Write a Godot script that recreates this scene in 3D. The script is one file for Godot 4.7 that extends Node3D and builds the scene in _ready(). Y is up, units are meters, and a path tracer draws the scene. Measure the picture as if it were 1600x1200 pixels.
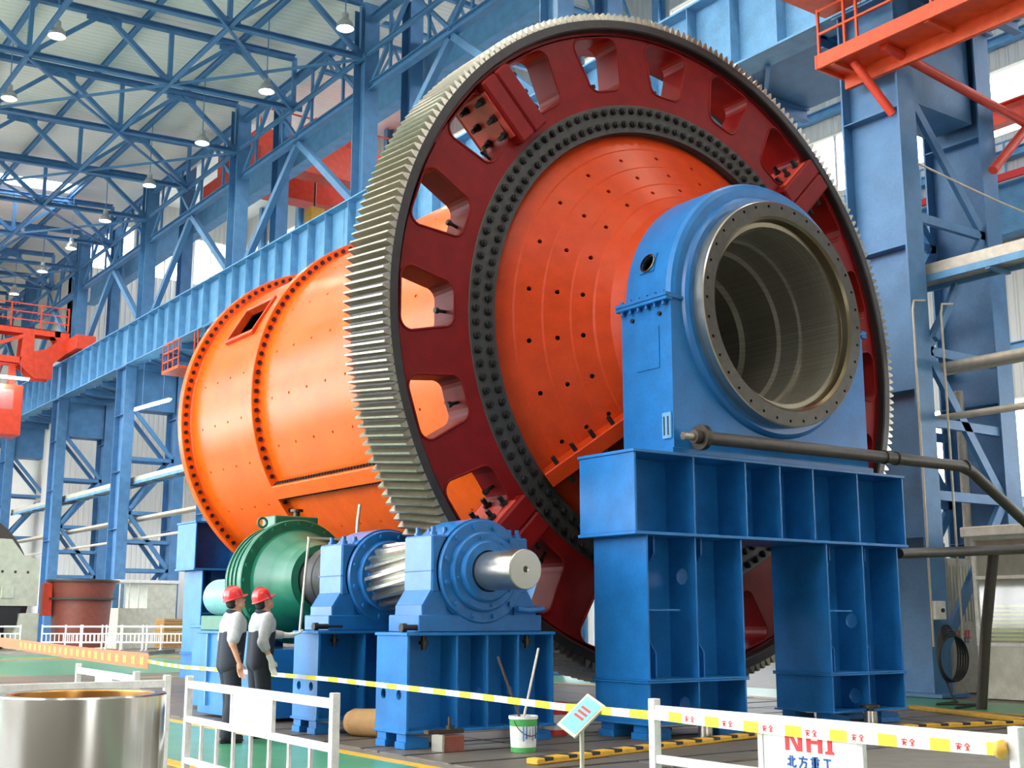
extends Node3D
# Grinding mill in an erection hall. x runs across the hall, z along the mill's axis (towards the camera +), y up, metres.
const AX := 12.37      # mill axis x
const AY := 5.44       # mill axis height
const GZ := -13.0      # front plane of the ring gear
const PX := 8.22       # pinion axis
const PY := 1.95
var rng := RandomNumberGenerator.new()
var M := {}
var grime: ImageTexture
var brushed: ImageTexture
var ribs_nm: ImageTexture
var roof_nm: ImageTexture

func _ready():
	rng.seed = 7
	set_camera_and_light()
	make_materials()
	build_shell_of_hall()
	build_frame()
	build_mill()
	build_pedestals()
	build_drive()
	build_barriers()
	build_floor_things()
	build_background()
	build_people()

# ------------------------------------------------------------------ camera, sky, light
func set_camera_and_light():
	var cam := Camera3D.new()
	cam.name = "camera"
	cam.fov = 34.64
	cam.near = 0.05
	cam.far = 400.0
	cam.transform = Transform3D(Basis(Vector3(.81192, 0, .58376), Vector3(-.1088, .98248, .15133), Vector3(-.57353, -.18638, .7977)).orthonormalized(), Vector3(0, 1.42, 0))
	add_child(cam)
	cam.current = true
	var we := WorldEnvironment.new()
	we.name = "environment"
	var e := Environment.new()
	e.background_mode = Environment.BG_SKY
	var sm := ProceduralSkyMaterial.new()
	sm.sky_top_color = Color(.93, .96, 1.0)
	sm.sky_horizon_color = Color(1.0, 1.0, 1.0)
	sm.ground_bottom_color = Color(.5, .5, .48)
	sm.ground_horizon_color = Color(.7, .7, .68)
	sm.sky_energy_multiplier = 1.0
	var sky := Sky.new()
	sky.sky_material = sm
	e.sky = sky
	e.background_energy_multiplier = 15.5
	e.tonemap_mode = Environment.TONE_MAPPER_LINEAR
	e.tonemap_exposure = 1.0
	e.sdfgi_enabled = true
	e.ssao_enabled = true
	e.ssil_enabled = true
	we.environment = e
	add_child(we)

# ------------------------------------------------------------------ node helpers
func thing(called: String, label: String, category: String, at := Vector3.ZERO, group := "") -> Node3D:
	var o := Node3D.new()
	o.name = called
	add_child(o, true)
	o.position = at
	o.set_meta("label", label)
	o.set_meta("category", category)
	if group != "":
		o.set_meta("group", group)
	return o

func mesh(st: SurfaceTool, m: Material) -> ArrayMesh:
	var a := st.commit()
	a.surface_set_material(0, m)
	return a

func put(parent: Node, called: String, a: Mesh, at := Transform3D()) -> MeshInstance3D:
	var o := MeshInstance3D.new()
	o.mesh = a
	o.name = called
	o.cast_shadow = GeometryInstance3D.SHADOW_CASTING_SETTING_ON
	o.transform = at
	parent.add_child(o, true)
	return o

func part(parent: Node, called: String, st: SurfaceTool, m: Material, at := Transform3D()) -> MeshInstance3D:
	return put(parent, called, mesh(st, m), at)

func stuff(o: Node) -> Node:
	o.set_meta("kind", "stuff")
	return o

func struct_(called: String, st: SurfaceTool, m: Material, label := "", category := "") -> MeshInstance3D:
	var o := part(self, called, st, m)
	o.set_meta("kind", "structure")
	if label != "":
		o.set_meta("label", label)
	if category != "":
		o.set_meta("category", category)
	return o

func single(called: String, label: String, category: String, st: SurfaceTool, m: Material, group := "") -> MeshInstance3D:
	var o := part(self, called, st, m)
	o.set_meta("label", label)
	o.set_meta("category", category)
	if group != "":
		o.set_meta("group", group)
	return o

# ------------------------------------------------------------------ mesh helpers
func S() -> SurfaceTool:
	var st := SurfaceTool.new()
	st.begin(Mesh.PRIMITIVE_TRIANGLES)
	return st

func tri(st: SurfaceTool, a: Vector3, b: Vector3, c: Vector3, na: Vector3, nb: Vector3, nc: Vector3):
	if (b - a).cross(c - a).dot(na + nb + nc) > 0.0:
		var t := b; b = c; c = t
		t = nb; nb = nc; nc = t
	st.set_normal(na); st.add_vertex(a)
	st.set_normal(nb); st.add_vertex(b)
	st.set_normal(nc); st.add_vertex(c)

func quad(st: SurfaceTool, a: Vector3, b: Vector3, c: Vector3, d: Vector3, n: Vector3):
	tri(st, a, b, c, n, n, n)
	tri(st, a, c, d, n, n, n)

func quadn(st: SurfaceTool, a: Vector3, b: Vector3, c: Vector3, d: Vector3, na: Vector3, nb: Vector3, nc: Vector3, nd: Vector3):
	tri(st, a, b, c, na, nb, nc)
	tri(st, a, c, d, na, nc, nd)

# box with all edges chamfered by ch
func box(st: SurfaceTool, c: Vector3, s: Vector3, b := Basis(), ch := 0.0):
	var h := s * .5
	if ch <= 0.0:
		for ax in 3:
			for sg in [-1.0, 1.0]:
				var n := Vector3.ZERO
				n[ax] = sg
				var u := Vector3.ZERO
				var v := Vector3.ZERO
				u[(ax + 1) % 3] = h[(ax + 1) % 3]
				v[(ax + 2) % 3] = h[(ax + 2) % 3]
				var o: Vector3 = n * h[ax]
				quad(st, c + b * (o - u - v), c + b * (o + u - v), c + b * (o + u + v), c + b * (o - u + v), b * n)
		return
	var k := h - Vector3.ONE * ch
	for ax in 3:
		var a1: int = (ax + 1) % 3
		var a2: int = (ax + 2) % 3
		for sg in [-1.0, 1.0]:
			var n := Vector3.ZERO
			n[ax] = sg
			var u := Vector3.ZERO
			var v := Vector3.ZERO
			u[a1] = k[a1]
			v[a2] = k[a2]
			var o: Vector3 = n * h[ax]
			quad(st, c + b * (o - u - v), c + b * (o + u - v), c + b * (o + u + v), c + b * (o - u + v), b * n)
		# the four edges parallel to ax
		for s1 in [-1.0, 1.0]:
			for s2 in [-1.0, 1.0]:
				var e := Vector3.ZERO
				e[ax] = k[ax]
				var p := Vector3.ZERO
				p[a1] = s1 * h[a1]
				p[a2] = s2 * k[a2]
				var q := Vector3.ZERO
				q[a1] = s1 * k[a1]
				q[a2] = s2 * h[a2]
				var n2 := Vector3.ZERO
				n2[a1] = s1
				n2[a2] = s2
				quad(st, c + b * (p - e), c + b * (p + e), c + b * (q + e), c + b * (q - e), b * n2.normalized())
	for sx in [-1.0, 1.0]:
		for sy in [-1.0, 1.0]:
			for sz in [-1.0, 1.0]:
				var n3 := b * Vector3(sx, sy, sz).normalized()
				tri(st, c + b * Vector3(sx * h.x, sy * k.y, sz * k.z), c + b * Vector3(sx * k.x, sy * h.y, sz * k.z), c + b * Vector3(sx * k.x, sy * k.y, sz * h.z), n3, n3, n3)

# box given by its two corners
func bx(st: SurfaceTool, x0: float, x1: float, y0: float, y1: float, z0: float, z1: float, ch := 0.0):
	box(st, Vector3((x0 + x1) * .5, (y0 + y1) * .5, (z0 + z1) * .5), Vector3(absf(x1 - x0), absf(y1 - y0), absf(z1 - z0)), Basis(), ch)

func frame_to(d: Vector3, up := Vector3.UP) -> Basis:
	var z := d.normalized()
	if absf(z.dot(up)) > .995:
		up = Vector3.RIGHT
	var x := up.cross(z).normalized()
	return Basis(x, z.cross(x).normalized(), z)

# rectangular bar between two points, w across, h along up
func bar(st: SurfaceTool, p: Vector3, q: Vector3, w: float, h: float, up := Vector3.UP, ch := 0.0):
	box(st, (p + q) * .5, Vector3(w, h, p.distance_to(q)), frame_to(q - p, up), ch)

# I-section between two points, flanges w wide, h deep
func ibeam(st: SurfaceTool, p: Vector3, q: Vector3, w: float, h: float, tf := .03, tw := .02, up := Vector3.UP):
	var b := frame_to(q - p, up)
	var l := p.distance_to(q)
	var c := (p + q) * .5
	box(st, c + b.y * (h * .5 - tf * .5), Vector3(w, tf, l), b)
	box(st, c - b.y * (h * .5 - tf * .5), Vector3(w, tf, l), b)
	box(st, c, Vector3(tw, h - 2.0 * tf, l), b)

# surface of revolution: profile points (radius, along), about xf's z axis
func lathe(st: SurfaceTool, prof: Array, n: int, xf := Transform3D(), a0 := 0.0, a1 := TAU, smooth := false):
	var ns := []
	for i in prof.size() - 1:
		var d: Vector2 = prof[i + 1] - prof[i]
		ns.append(Vector2(d.y, -d.x).normalized())
	for i in prof.size() - 1:
		var p: Vector2 = prof[i]
		var q: Vector2 = prof[i + 1]
		if p.distance_to(q) < 1e-6:
			continue
		var n0: Vector2 = ns[i]
		var n1: Vector2 = ns[i]
		if smooth:
			if i > 0:
				n0 = (ns[i] + ns[i - 1]).normalized()
			if i < ns.size() - 1:
				n1 = (ns[i] + ns[i + 1]).normalized()
		for k in n:
			var t0 := a0 + (a1 - a0) * k / n
			var t1 := a0 + (a1 - a0) * (k + 1) / n
			var c0 := cos(t0)
			var s0 := sin(t0)
			var c1 := cos(t1)
			var s1 := sin(t1)
			var A := xf * Vector3(p.x * c0, p.x * s0, p.y)
			var B := xf * Vector3(p.x * c1, p.x * s1, p.y)
			var Cc := xf * Vector3(q.x * c1, q.x * s1, q.y)
			var D := xf * Vector3(q.x * c0, q.x * s0, q.y)
			var nA := xf.basis * Vector3(n0.x * c0, n0.x * s0, n0.y)
			var nB := xf.basis * Vector3(n0.x * c1, n0.x * s1, n0.y)
			var nC := xf.basis * Vector3(n1.x * c1, n1.x * s1, n1.y)
			var nD := xf.basis * Vector3(n1.x * c0, n1.x * s0, n1.y)
			if p.x > 1e-5:
				tri(st, A, B, Cc, nA, nB, nC)
			if q.x > 1e-5:
				tri(st, A, Cc, D, nA, nC, nD)

# solid cylinder or cone between two points
func cyl(st: SurfaceTool, p: Vector3, q: Vector3, r: float, n := 12, r2 := -1.0, ch := 0.0):
	if r2 < 0.0:
		r2 = r
	var l := p.distance_to(q)
	var xf := Transform3D(frame_to(q - p), p)
	var prof := [Vector2(0, 0), Vector2(r, 0), Vector2(r2, l), Vector2(0, l)]
	if ch > 0.0:
		prof = [Vector2(0, 0), Vector2(r - ch, 0), Vector2(r, ch), Vector2(r2, l - ch), Vector2(r2 - ch, l), Vector2(0, l)]
	# normals of the profile point outwards when it runs this way round
	lathe(st, prof, n, xf)

func tube(st: SurfaceTool, pts: Array, r: float, n := 8):
	var rings := []
	var nrm := []
	var b := frame_to(pts[1] - pts[0])
	for i in pts.size():
		var d: Vector3
		if i == 0:
			d = pts[1] - pts[0]
		elif i == pts.size() - 1:
			d = pts[i] - pts[i - 1]
		else:
			d = (pts[i] - pts[i - 1]).normalized() + (pts[i + 1] - pts[i]).normalized()
		d = d.normalized()
		var x := (b.x - d * b.x.dot(d)).normalized()
		b = Basis(x, d.cross(x), d)
		var ring := []
		var rn := []
		for k in n:
			var a := TAU * k / n
			var v := b.x * cos(a) + b.y * sin(a)
			ring.append(pts[i] + v * r)
			rn.append(v)
		rings.append(ring)
		nrm.append(rn)
	for i in pts.size() - 1:
		for k in n:
			var j := (k + 1) % n
			quadn(st, rings[i][k], rings[i][j], rings[i + 1][j], rings[i + 1][k], nrm[i][k], nrm[i][j], nrm[i + 1][j], nrm[i + 1][k])
	for e in [0, pts.size() - 1]:
		var dn: Vector3 = (pts[0] - pts[1]).normalized() if e == 0 else (pts[e] - pts[e - 1]).normalized()
		for k in range(1, n - 1):
			tri(st, rings[e][0], rings[e][k], rings[e][k + 1], dn, dn, dn)

# polygon (x, y) extruded from z0 to z1, then moved by xf
func extrude(st: SurfaceTool, poly: PackedVector2Array, z0: float, z1: float, xf := Transform3D(), sides := true):
	var idx := Geometry2D.triangulate_polygon(poly)
	var nb := xf.basis * Vector3(0, 0, 1)
	for i in range(0, idx.size(), 3):
		var a := poly[idx[i]]
		var b := poly[idx[i + 1]]
		var c := poly[idx[i + 2]]
		tri(st, xf * Vector3(a.x, a.y, z0), xf * Vector3(b.x, b.y, z0), xf * Vector3(c.x, c.y, z0), -nb, -nb, -nb)
		tri(st, xf * Vector3(a.x, a.y, z1), xf * Vector3(b.x, b.y, z1), xf * Vector3(c.x, c.y, z1), nb, nb, nb)
	if not sides:
		return
	var cw := Geometry2D.is_polygon_clockwise(poly)
	for i in poly.size():
		var p := poly[i]
		var q := poly[(i + 1) % poly.size()]
		var d := (q - p)
		if d.length() < 1e-6:
			continue
		var n2 := Vector2(d.y, -d.x).normalized()
		if cw:
			n2 = -n2
		quad(st, xf * Vector3(p.x, p.y, z0), xf * Vector3(q.x, q.y, z0), xf * Vector3(q.x, q.y, z1), xf * Vector3(p.x, p.y, z1), xf.basis * Vector3(n2.x, n2.y, 0))

# rectangular plate (in x-y of xf) with a round hole
func plate_with_hole(st: SurfaceTool, w: float, h: float, hc: Vector2, hr: float, t: float, xf: Transform3D):
	for sg in [-1.0, 1.0]:
		var p := PackedVector2Array()
		p.append(Vector2(hc.x, -h * .5))
		p.append(Vector2(sg * w * .5, -h * .5))
		p.append(Vector2(sg * w * .5, h * .5))
		p.append(Vector2(hc.x, h * .5))
		for k in 13:
			var a: float = PI * .5 - sg * PI * k / 12.0
			p.append(hc + Vector2(cos(a), sin(a)) * hr)
		extrude(st, p, -t * .5, t * .5, xf)

# ------------------------------------------------------------------ materials
func make_textures():
	var n := FastNoiseLite.new()
	n.seed = 3
	n.noise_type = FastNoiseLite.TYPE_SIMPLEX_SMOOTH
	n.frequency = .012
	n.fractal_octaves = 5
	var n2 := FastNoiseLite.new()
	n2.seed = 9
	n2.frequency = .08
	n2.fractal_octaves = 3
	var im := Image.create(512, 512, true, Image.FORMAT_RGB8)
	for y in 512:
		for x in 512:
			# blend across the edges so that the tile repeats without a seam
			var u := x / 512.0
			var v := y / 512.0
			var a := lerpf(lerpf(n.get_noise_2d(x, y), n.get_noise_2d(x - 512, y), u), lerpf(n.get_noise_2d(x, y - 512), n.get_noise_2d(x - 512, y - 512), u), v)
			var b := n2.get_noise_2d(x, y)
			var g := clampf(.94 + .13 * a + .04 * b, .7, 1.0)
			im.set_pixel(x, y, Color(g, g, g))
	im.generate_mipmaps()
	grime = ImageTexture.create_from_image(im)
	var im2 := Image.create(256, 256, true, Image.FORMAT_RGB8)
	rng.seed = 11
	for y in 256:
		var l := rng.randf_range(.82, 1.0)
		for x in 256:
			var g := l * (1.0 - .06 * rng.randf())
			im2.set_pixel(x, y, Color(g, g, g))
	im2.generate_mipmaps()
	brushed = ImageTexture.create_from_image(im2)
	# sheet-metal corrugation as relief
	var im3 := Image.create(128, 128, true, Image.FORMAT_RGB8)
	for y in 128:
		for x in 128:
			var s := fposmod(x / 32.0, 1.0)
			var slope := 0.0
			if s < .12:
				slope = .75
			elif s > .3 and s < .42:
				slope = -.75
			var nn := Vector3(-slope, 0, 1).normalized()
			im3.set_pixel(x, y, Color(nn.x * .5 + .5, nn.y * .5 + .5, nn.z * .5 + .5))
	im3.generate_mipmaps()
	ribs_nm = ImageTexture.create_from_image(im3)
	var im4 := Image.create(128, 128, true, Image.FORMAT_RGB8)
	for y in 128:
		for x in 128:
			var c := im3.get_pixel(y, x)
			im4.set_pixel(x, y, Color(c.g, c.r, c.b))
	im4.generate_mipmaps()
	roof_nm = ImageTexture.create_from_image(im4)

func mat(r: float, g: float, b: float, rough := .5, metal := 0.0, tex: Texture2D = null, scale := .3, coat := 0.0) -> StandardMaterial3D:
	var m := StandardMaterial3D.new()
	m.albedo_color = Color(r / 255.0, g / 255.0, b / 255.0)
	m.roughness = rough
	m.metallic = metal
	if tex:
		m.albedo_texture = tex
		m.uv1_triplanar = true
		m.uv1_world_triplanar = true
		m.uv1_scale = Vector3.ONE * scale
	if coat > 0.0:
		m.clearcoat_enabled = true
		m.clearcoat = coat
		m.clearcoat_roughness = .12
	return m

func glow(r: float, g: float, b: float, e: float) -> StandardMaterial3D:
	var m := mat(255, 255, 255, .5)
	m.emission_enabled = true
	m.emission = Color(r / 255.0, g / 255.0, b / 255.0)
	m.emission_energy_multiplier = e
	return m

func make_materials():
	make_textures()
	M.blue = mat(34, 118, 188, .36, 0, grime, .35)
	M.blue.metallic_specular = .4            # machine paint
	M.blue2 = mat(30, 108, 176, .28, 0, grime, .6)             # gloss blue of the drive
	M.steelblue = mat(78, 130, 178, .5, 0, grime, .25)        # building frame
	M.girder = mat(104, 163, 208, .5, 0, grime, .25)
	M.orange = mat(234, 94, 20, .27, 0, grime, .2)
	M.orange.metallic_specular = .34
	M.dome = mat(204, 64, 20, .36, 0, grime, .5)
	M.dome.metallic_specular = .35
	M.red = mat(132, 20, 20, .46, 0, grime, .5)
	M.red.metallic_specular = .3
	M.redlt = mat(206, 70, 60, .4, 0, grime, .9)
	M.gearsteel = mat(158, 152, 136, .3, .92, grime, 1.2)
	M.rim = mat(58, 56, 56, .45, .5, grime, 1.0)
	M.flange = mat(70, 70, 68, .55, .2, grime, .9)
	M.bolt = mat(34, 35, 36, .5, .4)
	M.steel = mat(188, 184, 174, .26, .95)
	M.steeldark = mat(78, 73, 65, .42, .85, grime, 1.1)
	M.bore = mat(168, 164, 154, .24, .45, brushed, .8)
	M.bronze = mat(196, 150, 84, .3, .95)
	M.lip = mat(124, 114, 94, .26, .9)
	M.polish = mat(196, 194, 188, .16, 1.0)
	M.green = mat(26, 108, 82, .34, 0, grime, .8)
	M.teal = mat(122, 182, 178, .4, 0, grime, .8)
	M.pipe = mat(88, 82, 76, .5, .5, grime, 1.4)
	M.white = mat(236, 236, 232, .45, 0, grime, .8)
	M.sign = mat(240, 242, 242, .4)
	M.crane = mat(226, 72, 44, .45, 0, grime, .4)
	M.walk = mat(232, 92, 46, .45, 0, grime, .5)
	M.siding = mat(206, 206, 200, .6, 0, null)
	M.siding.normal_enabled = true
	M.siding.normal_texture = ribs_nm
	M.siding.uv1_triplanar = true
	M.siding.uv1_world_triplanar = true
	M.siding.uv1_scale = Vector3.ONE * .75
	M.roof = mat(244, 241, 231, .6)
	M.roof.normal_enabled = true
	M.roof.normal_texture = roof_nm
	M.roof.uv1_triplanar = true
	M.roof.uv1_world_triplanar = true
	M.roof.uv1_scale = Vector3.ONE * .75
	M.floorgreen = mat(74, 150, 112, .3, 0, grime, .3)
	M.floorgrey = mat(128, 122, 112, .55, .1, grime, .5)
	M.plate = mat(112, 104, 94, .5, .3, grime, .7)
	M.groove = mat(52, 46, 40, .7, .2)
	M.yellow = mat(220, 170, 40, .5, 0, grime, 1.0)
	M.black = mat(30, 30, 30, .6)
	M.rubber = mat(24, 24, 25, .55)
	M.glass = mat(225, 238, 240, .05)
	M.glass.transparency = BaseMaterial3D.TRANSPARENCY_ALPHA
	M.glass.albedo_color = Color(.88, .94, .94, .12)
	M.cream = mat(214, 214, 196, .5, 0, grime, .5)
	M.machine = mat(212, 215, 194, .5, 0, grime, .4)
	M.brown = mat(140, 74, 60, .55, 0, grime, .8)
	M.darkbrown = mat(70, 60, 54, .6, 0, grime, .8)
	M.wood = mat(190, 146, 92, .7, 0, grime, 1.5)
	M.tray = mat(206, 198, 180, .5, .2, grime, .8)
	M.cabinet = mat(196, 190, 172, .5, 0, grime, .8)
	M.lamp_shade = mat(190, 192, 190, .35, .6)
	M.lamp_glow = glow(255, 250, 225, 30.0)
	M.tube_glow = glow(235, 245, 255, 14.0)
	M.tape = mat(240, 240, 234, .45)
	M.tapeyellow = mat(244, 214, 40, .45)
	M.banner = mat(246, 96, 48, .5)
	M.print_red = mat(222, 50, 52, .5)
	M.print_blue = mat(34, 96, 160, .5)
	M.print_yellow = mat(240, 190, 80, .5)
	M.skin = mat(214, 158, 130, .55)
	M.skin.subsurf_scatter_enabled = true
	M.skin.subsurf_scatter_strength = .15
	M.shirt = mat(196, 196, 198, .8, 0, grime, 3.0)
	M.navy = mat(36, 40, 52, .8, 0, grime, 3.0)
	M.hair = mat(24, 20, 18, .6)
	M.helmet = mat(204, 32, 36, .22, 0, null, 1.0, .6)
	M.glove = mat(228, 226, 218, .85)
	M.shoe = mat(28, 28, 32, .5)
	M.bucket = mat(230, 232, 226, .45, 0, grime, 2.0)
	M.bucketgreen = mat(70, 160, 80, .5)
	M.bucketred = mat(206, 54, 50, .5)
	M.skyblue = mat(120, 190, 224, .4)
	M.lime = mat(196, 206, 60, .5)

# ------------------------------------------------------------------ hall: floor, walls, roof
func build_shell_of_hall():
	# floor slab: grey shop floor, green aisles, yellow lines, steel bed plates under the mill
	var st := S()
	bx(st, -11, 42, -.6, -.02, -98, 22)
	var fl := struct_("floor", st, M.floorgrey)
	var aisle := func(x0, x1, z0, z1):
		var s := S()
		bx(s, x0, x1, -.021, -.002, z0, z1)
		part(fl, "green_aisle", s, M.floorgreen)
	aisle.call(4.8, 6.5, -30.0, 22.0)
	aisle.call(-8.0, 16.0, -44.0, -31.5)
	aisle.call(-8.0, 4.0, -30.0, -14.0)
	aisle.call(17.3, 19.3, -30.0, 4.0)
	aisle.call(-2.0, 18.0, -52.0, -46.0)
	var line := func(x0, x1, z0, z1):
		var s := S()
		bx(s, x0, x1, -.02, .0, z0, z1)
		part(fl, "yellow_line", s, M.yellow)
	line.call(6.5, 6.66, -30.0, 22.0)
	line.call(4.66, 4.8, -30.0, -8.0)
	line.call(17.15, 17.3, -30.0, 4.0)
	line.call(-2.0, 18.0, -46.0, -45.8)
	line.call(-2.0, 18.0, -52.2, -52.0)
	line.call(6.66, 17.15, -30.2, -30.0)
	# cast bed plates with open joints
	var xs := 6.9

	while xs < 16.9:
		var z := -9.2
		while z > -30.0:
			var s := S()
			bx(s, xs + .012, minf(xs + 1.62, 17.1), -.03, rng.randf_range(-.002, .003), z - 2.88, z - .012, .004)
			part(fl, "bed_plate", s, M.plate)
			z -= 2.9

		xs += 1.64
	# slots of the bed plates
	var gs := S()
	for k in 9:
		var zz := -9.75 - .9 * k
		bx(gs, 6.9, 16.9, -.004, .004, zz - .035, zz + .035)
	stuff(part(fl, "clamping_slot", gs, M.groove))
	# outer walls
	st = S()
	bx(st, -11.4, -11.0, 0, 1.0, -98, 22)
	bx(st, -11.4, -11.0, 12.5, 14.5, -98, 22)
	bx(st, -11.4, -11.0, 22.5, 24.8, -98, 22)
	bx(st, -11.4, -11.0, 1.0, 12.5, -6.9, 22)
	bx(st, -11.4, -11.0, 14.5, 22.5, -6.9, 22)
	for k in range(5, 22):
		var z0 := 22.0 - 5.775 * k
		bx(st, -11.4, -11.0, 1.0, 12.5, z0 - .4, z0)
		bx(st, -11.4, -11.0, 14.5, 22.5, z0 - .4, z0)
	struct_("wall_left", st, M.siding)
	var wn := 1
	for k in range(5, 21):
		var z0 := 22.0 - 5.775 * k
		for b in [[1.0, 12.5], [14.5, 22.5]]:
			var w := S()
			bx(w, -11.22, -11.2, b[0], b[1], z0 - 5.775, z0 - .4)
			var o := struct_("window_%d" % wn, w, M.glass)
			for i in 3:
				var f := S()
				var yy: float = lerpf(b[0], b[1], (i + 1) / 4.0)
				bx(f, -11.26, -11.16, yy - .03, yy + .03, z0 - 5.775, z0 - .4)
				part(o, "window_frame", f, M.white)
			var f2 := S()
			bx(f2, -11.26, -11.16, b[0], b[1], z0 - 3.12, z0 - 3.06)
			part(o, "window_frame", f2, M.white)
			wn += 1
	st = S()
	bx(st, -11.4, 22.0, 0, 24.8, -98.4, -98)
	bx(st, 22.0, 22.4, 0, 24.8, -98, -80)
	struct_("wall_back", st, M.siding)
	# wall behind the camera with the hall door opening
	st = S()
	bx(st, -11.4, -2, 0, 24.8, 22, 22.4)
	bx(st, 3, 42, 0, 24.8, 22, 22.4)
	bx(st, -2, 3, 5.0, 24.8, 22, 22.4)
	struct_("wall_front", st, M.siding)
	# far wall of the neighbouring bay, with its window bands
	st = S()
	var bands := [[5.0, 8.0], [16.4, 18.6], [24.0, 27.0]]
	var y := 0.0
	for b in bands:
		bx(st, 34.0, 34.4, y, b[0], -80, 22)
		y = b[1]
	bx(st, 34.0, 34.4, y, 29.4, -80, 22)
	for k in 18:
		var z0 := 22.0 - 5.775 * k
		for b in bands:
			bx(st, 34.0, 34.4, b[0], b[1], z0 - .7, z0)
	var wr := struct_("wall_right", st, M.siding)
	for k in 18:
		var cs := S()
		ibeam(cs, Vector3(33.75, 0, 21.6 - 5.775 * k), Vector3(33.75, 29.4, 21.6 - 5.775 * k), .4, .4, .03, .02, Vector3.RIGHT)
		part(wr, "wall_post", cs, M.girder)
	for yy in [4.5, 9.5, 15.6, 19.4, 23.4]:
		var cs := S()
		ibeam(cs, Vector3(33.8, yy, 21), Vector3(33.8, yy, -79), .3, .3, .03, .02)
		part(wr, "wall_rail", cs, M.girder)
	for k in 17:
		var z0 := 22.0 - 5.775 * k
		for b in bands:
			var w := S()
			bx(w, 34.2, 34.22, b[0], b[1], z0 - 5.775, z0 - .7)
			var o := struct_("window_%d" % wn, w, M.glass)
			var f := S()
			bx(f, 34.15, 34.25, b[0], b[1], z0 - 3.3, z0 - 3.2)
			part(o, "window_frame", f, M.white)
			wn += 1
	# end wall of the neighbouring bay
	st = S()
	bx(st, 22, 34.4, 0, 24.2, -80.4, -80)
	bx(st, 22, 34.4, 27.4, 29.4, -80.4, -80)
	for xx in [22.0, 26.0, 29.3, 32.6]:
		bx(st, xx, xx + 1.0, 24.2, 27.4, -80.4, -80)
	struct_("wall_end", st, M.siding)
	for xx in [23.0, 27.0, 30.3]:
		var w := S()
		bx(w, xx, xx + (3.0 if xx < 25.0 else 2.3), 24.2, 27.4, -80.22, -80.2)
		var o := struct_("window_%d" % wn, w, M.glass)
		var f := S()
		bx(f, xx + 1.2, xx + 1.3, 24.2, 27.4, -80.26, -80.16)
		part(o, "window_frame", f, M.white)
		wn += 1
	# roof of this bay with daylight strips left open and glazed, and the higher roof next door
	st = S()
	var strips := [[-67.0, -65.4], [-43.9, -42.3], [-20.8, -19.2], [2.3, 3.9]]
	var z1 := 22.4
	for k in range(3, -1, -1):
		var s: Array = strips[k]
		roof_piece(st, -11.4, 22.3, s[1], z1)
		var xa: float = 9.0 if k == 0 else -8.0
		var xb: float = 18.0 if k == 0 else 6.0
		roof_piece(st, -11.4, xa, s[0], s[1])
		roof_piece(st, xb, 22.3, s[0], s[1])
		z1 = s[0]
	roof_piece(st, -11.4, 22.3, -98.4, z1)
	bx(st, 21.9, 22.3, 24.6, 29.4, -98.4, 22.4)
	bx(st, 21.9, 34.4, 29.4, 29.7, -80.4, 22.4)
	struct_("ceiling", st, M.roof)
	for k in 4:
		var s: Array = strips[k]
		var xa: float = 9.0 if k == 0 else -8.0
		var xb: float = 18.0 if k == 0 else 6.0
		var w := S()
		quad(w, Vector3(xa, roof_y(xa) + .1, s[0]), Vector3(xb, roof_y(xb) + .1, s[0]), Vector3(xb, roof_y(xb) + .1, s[1]), Vector3(xa, roof_y(xa) + .1, s[1]), Vector3.UP)
		struct_("window_%d" % wn, w, M.glass)
		wn += 1

func roof_y(x: float) -> float:
	return 24.6 + .05 * (x - 20.6)

func roof_piece(st: SurfaceTool, x0: float, x1: float, z0: float, z1: float):
	var c := Vector3((x0 + x1) * .5, roof_y((x0 + x1) * .5) + .1, (z0 + z1) * .5)
	box(st, c, Vector3((x1 - x0) * 1.0013, .2, z1 - z0), Basis(Vector3(0, 0, 1), atan(.05)))

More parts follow.
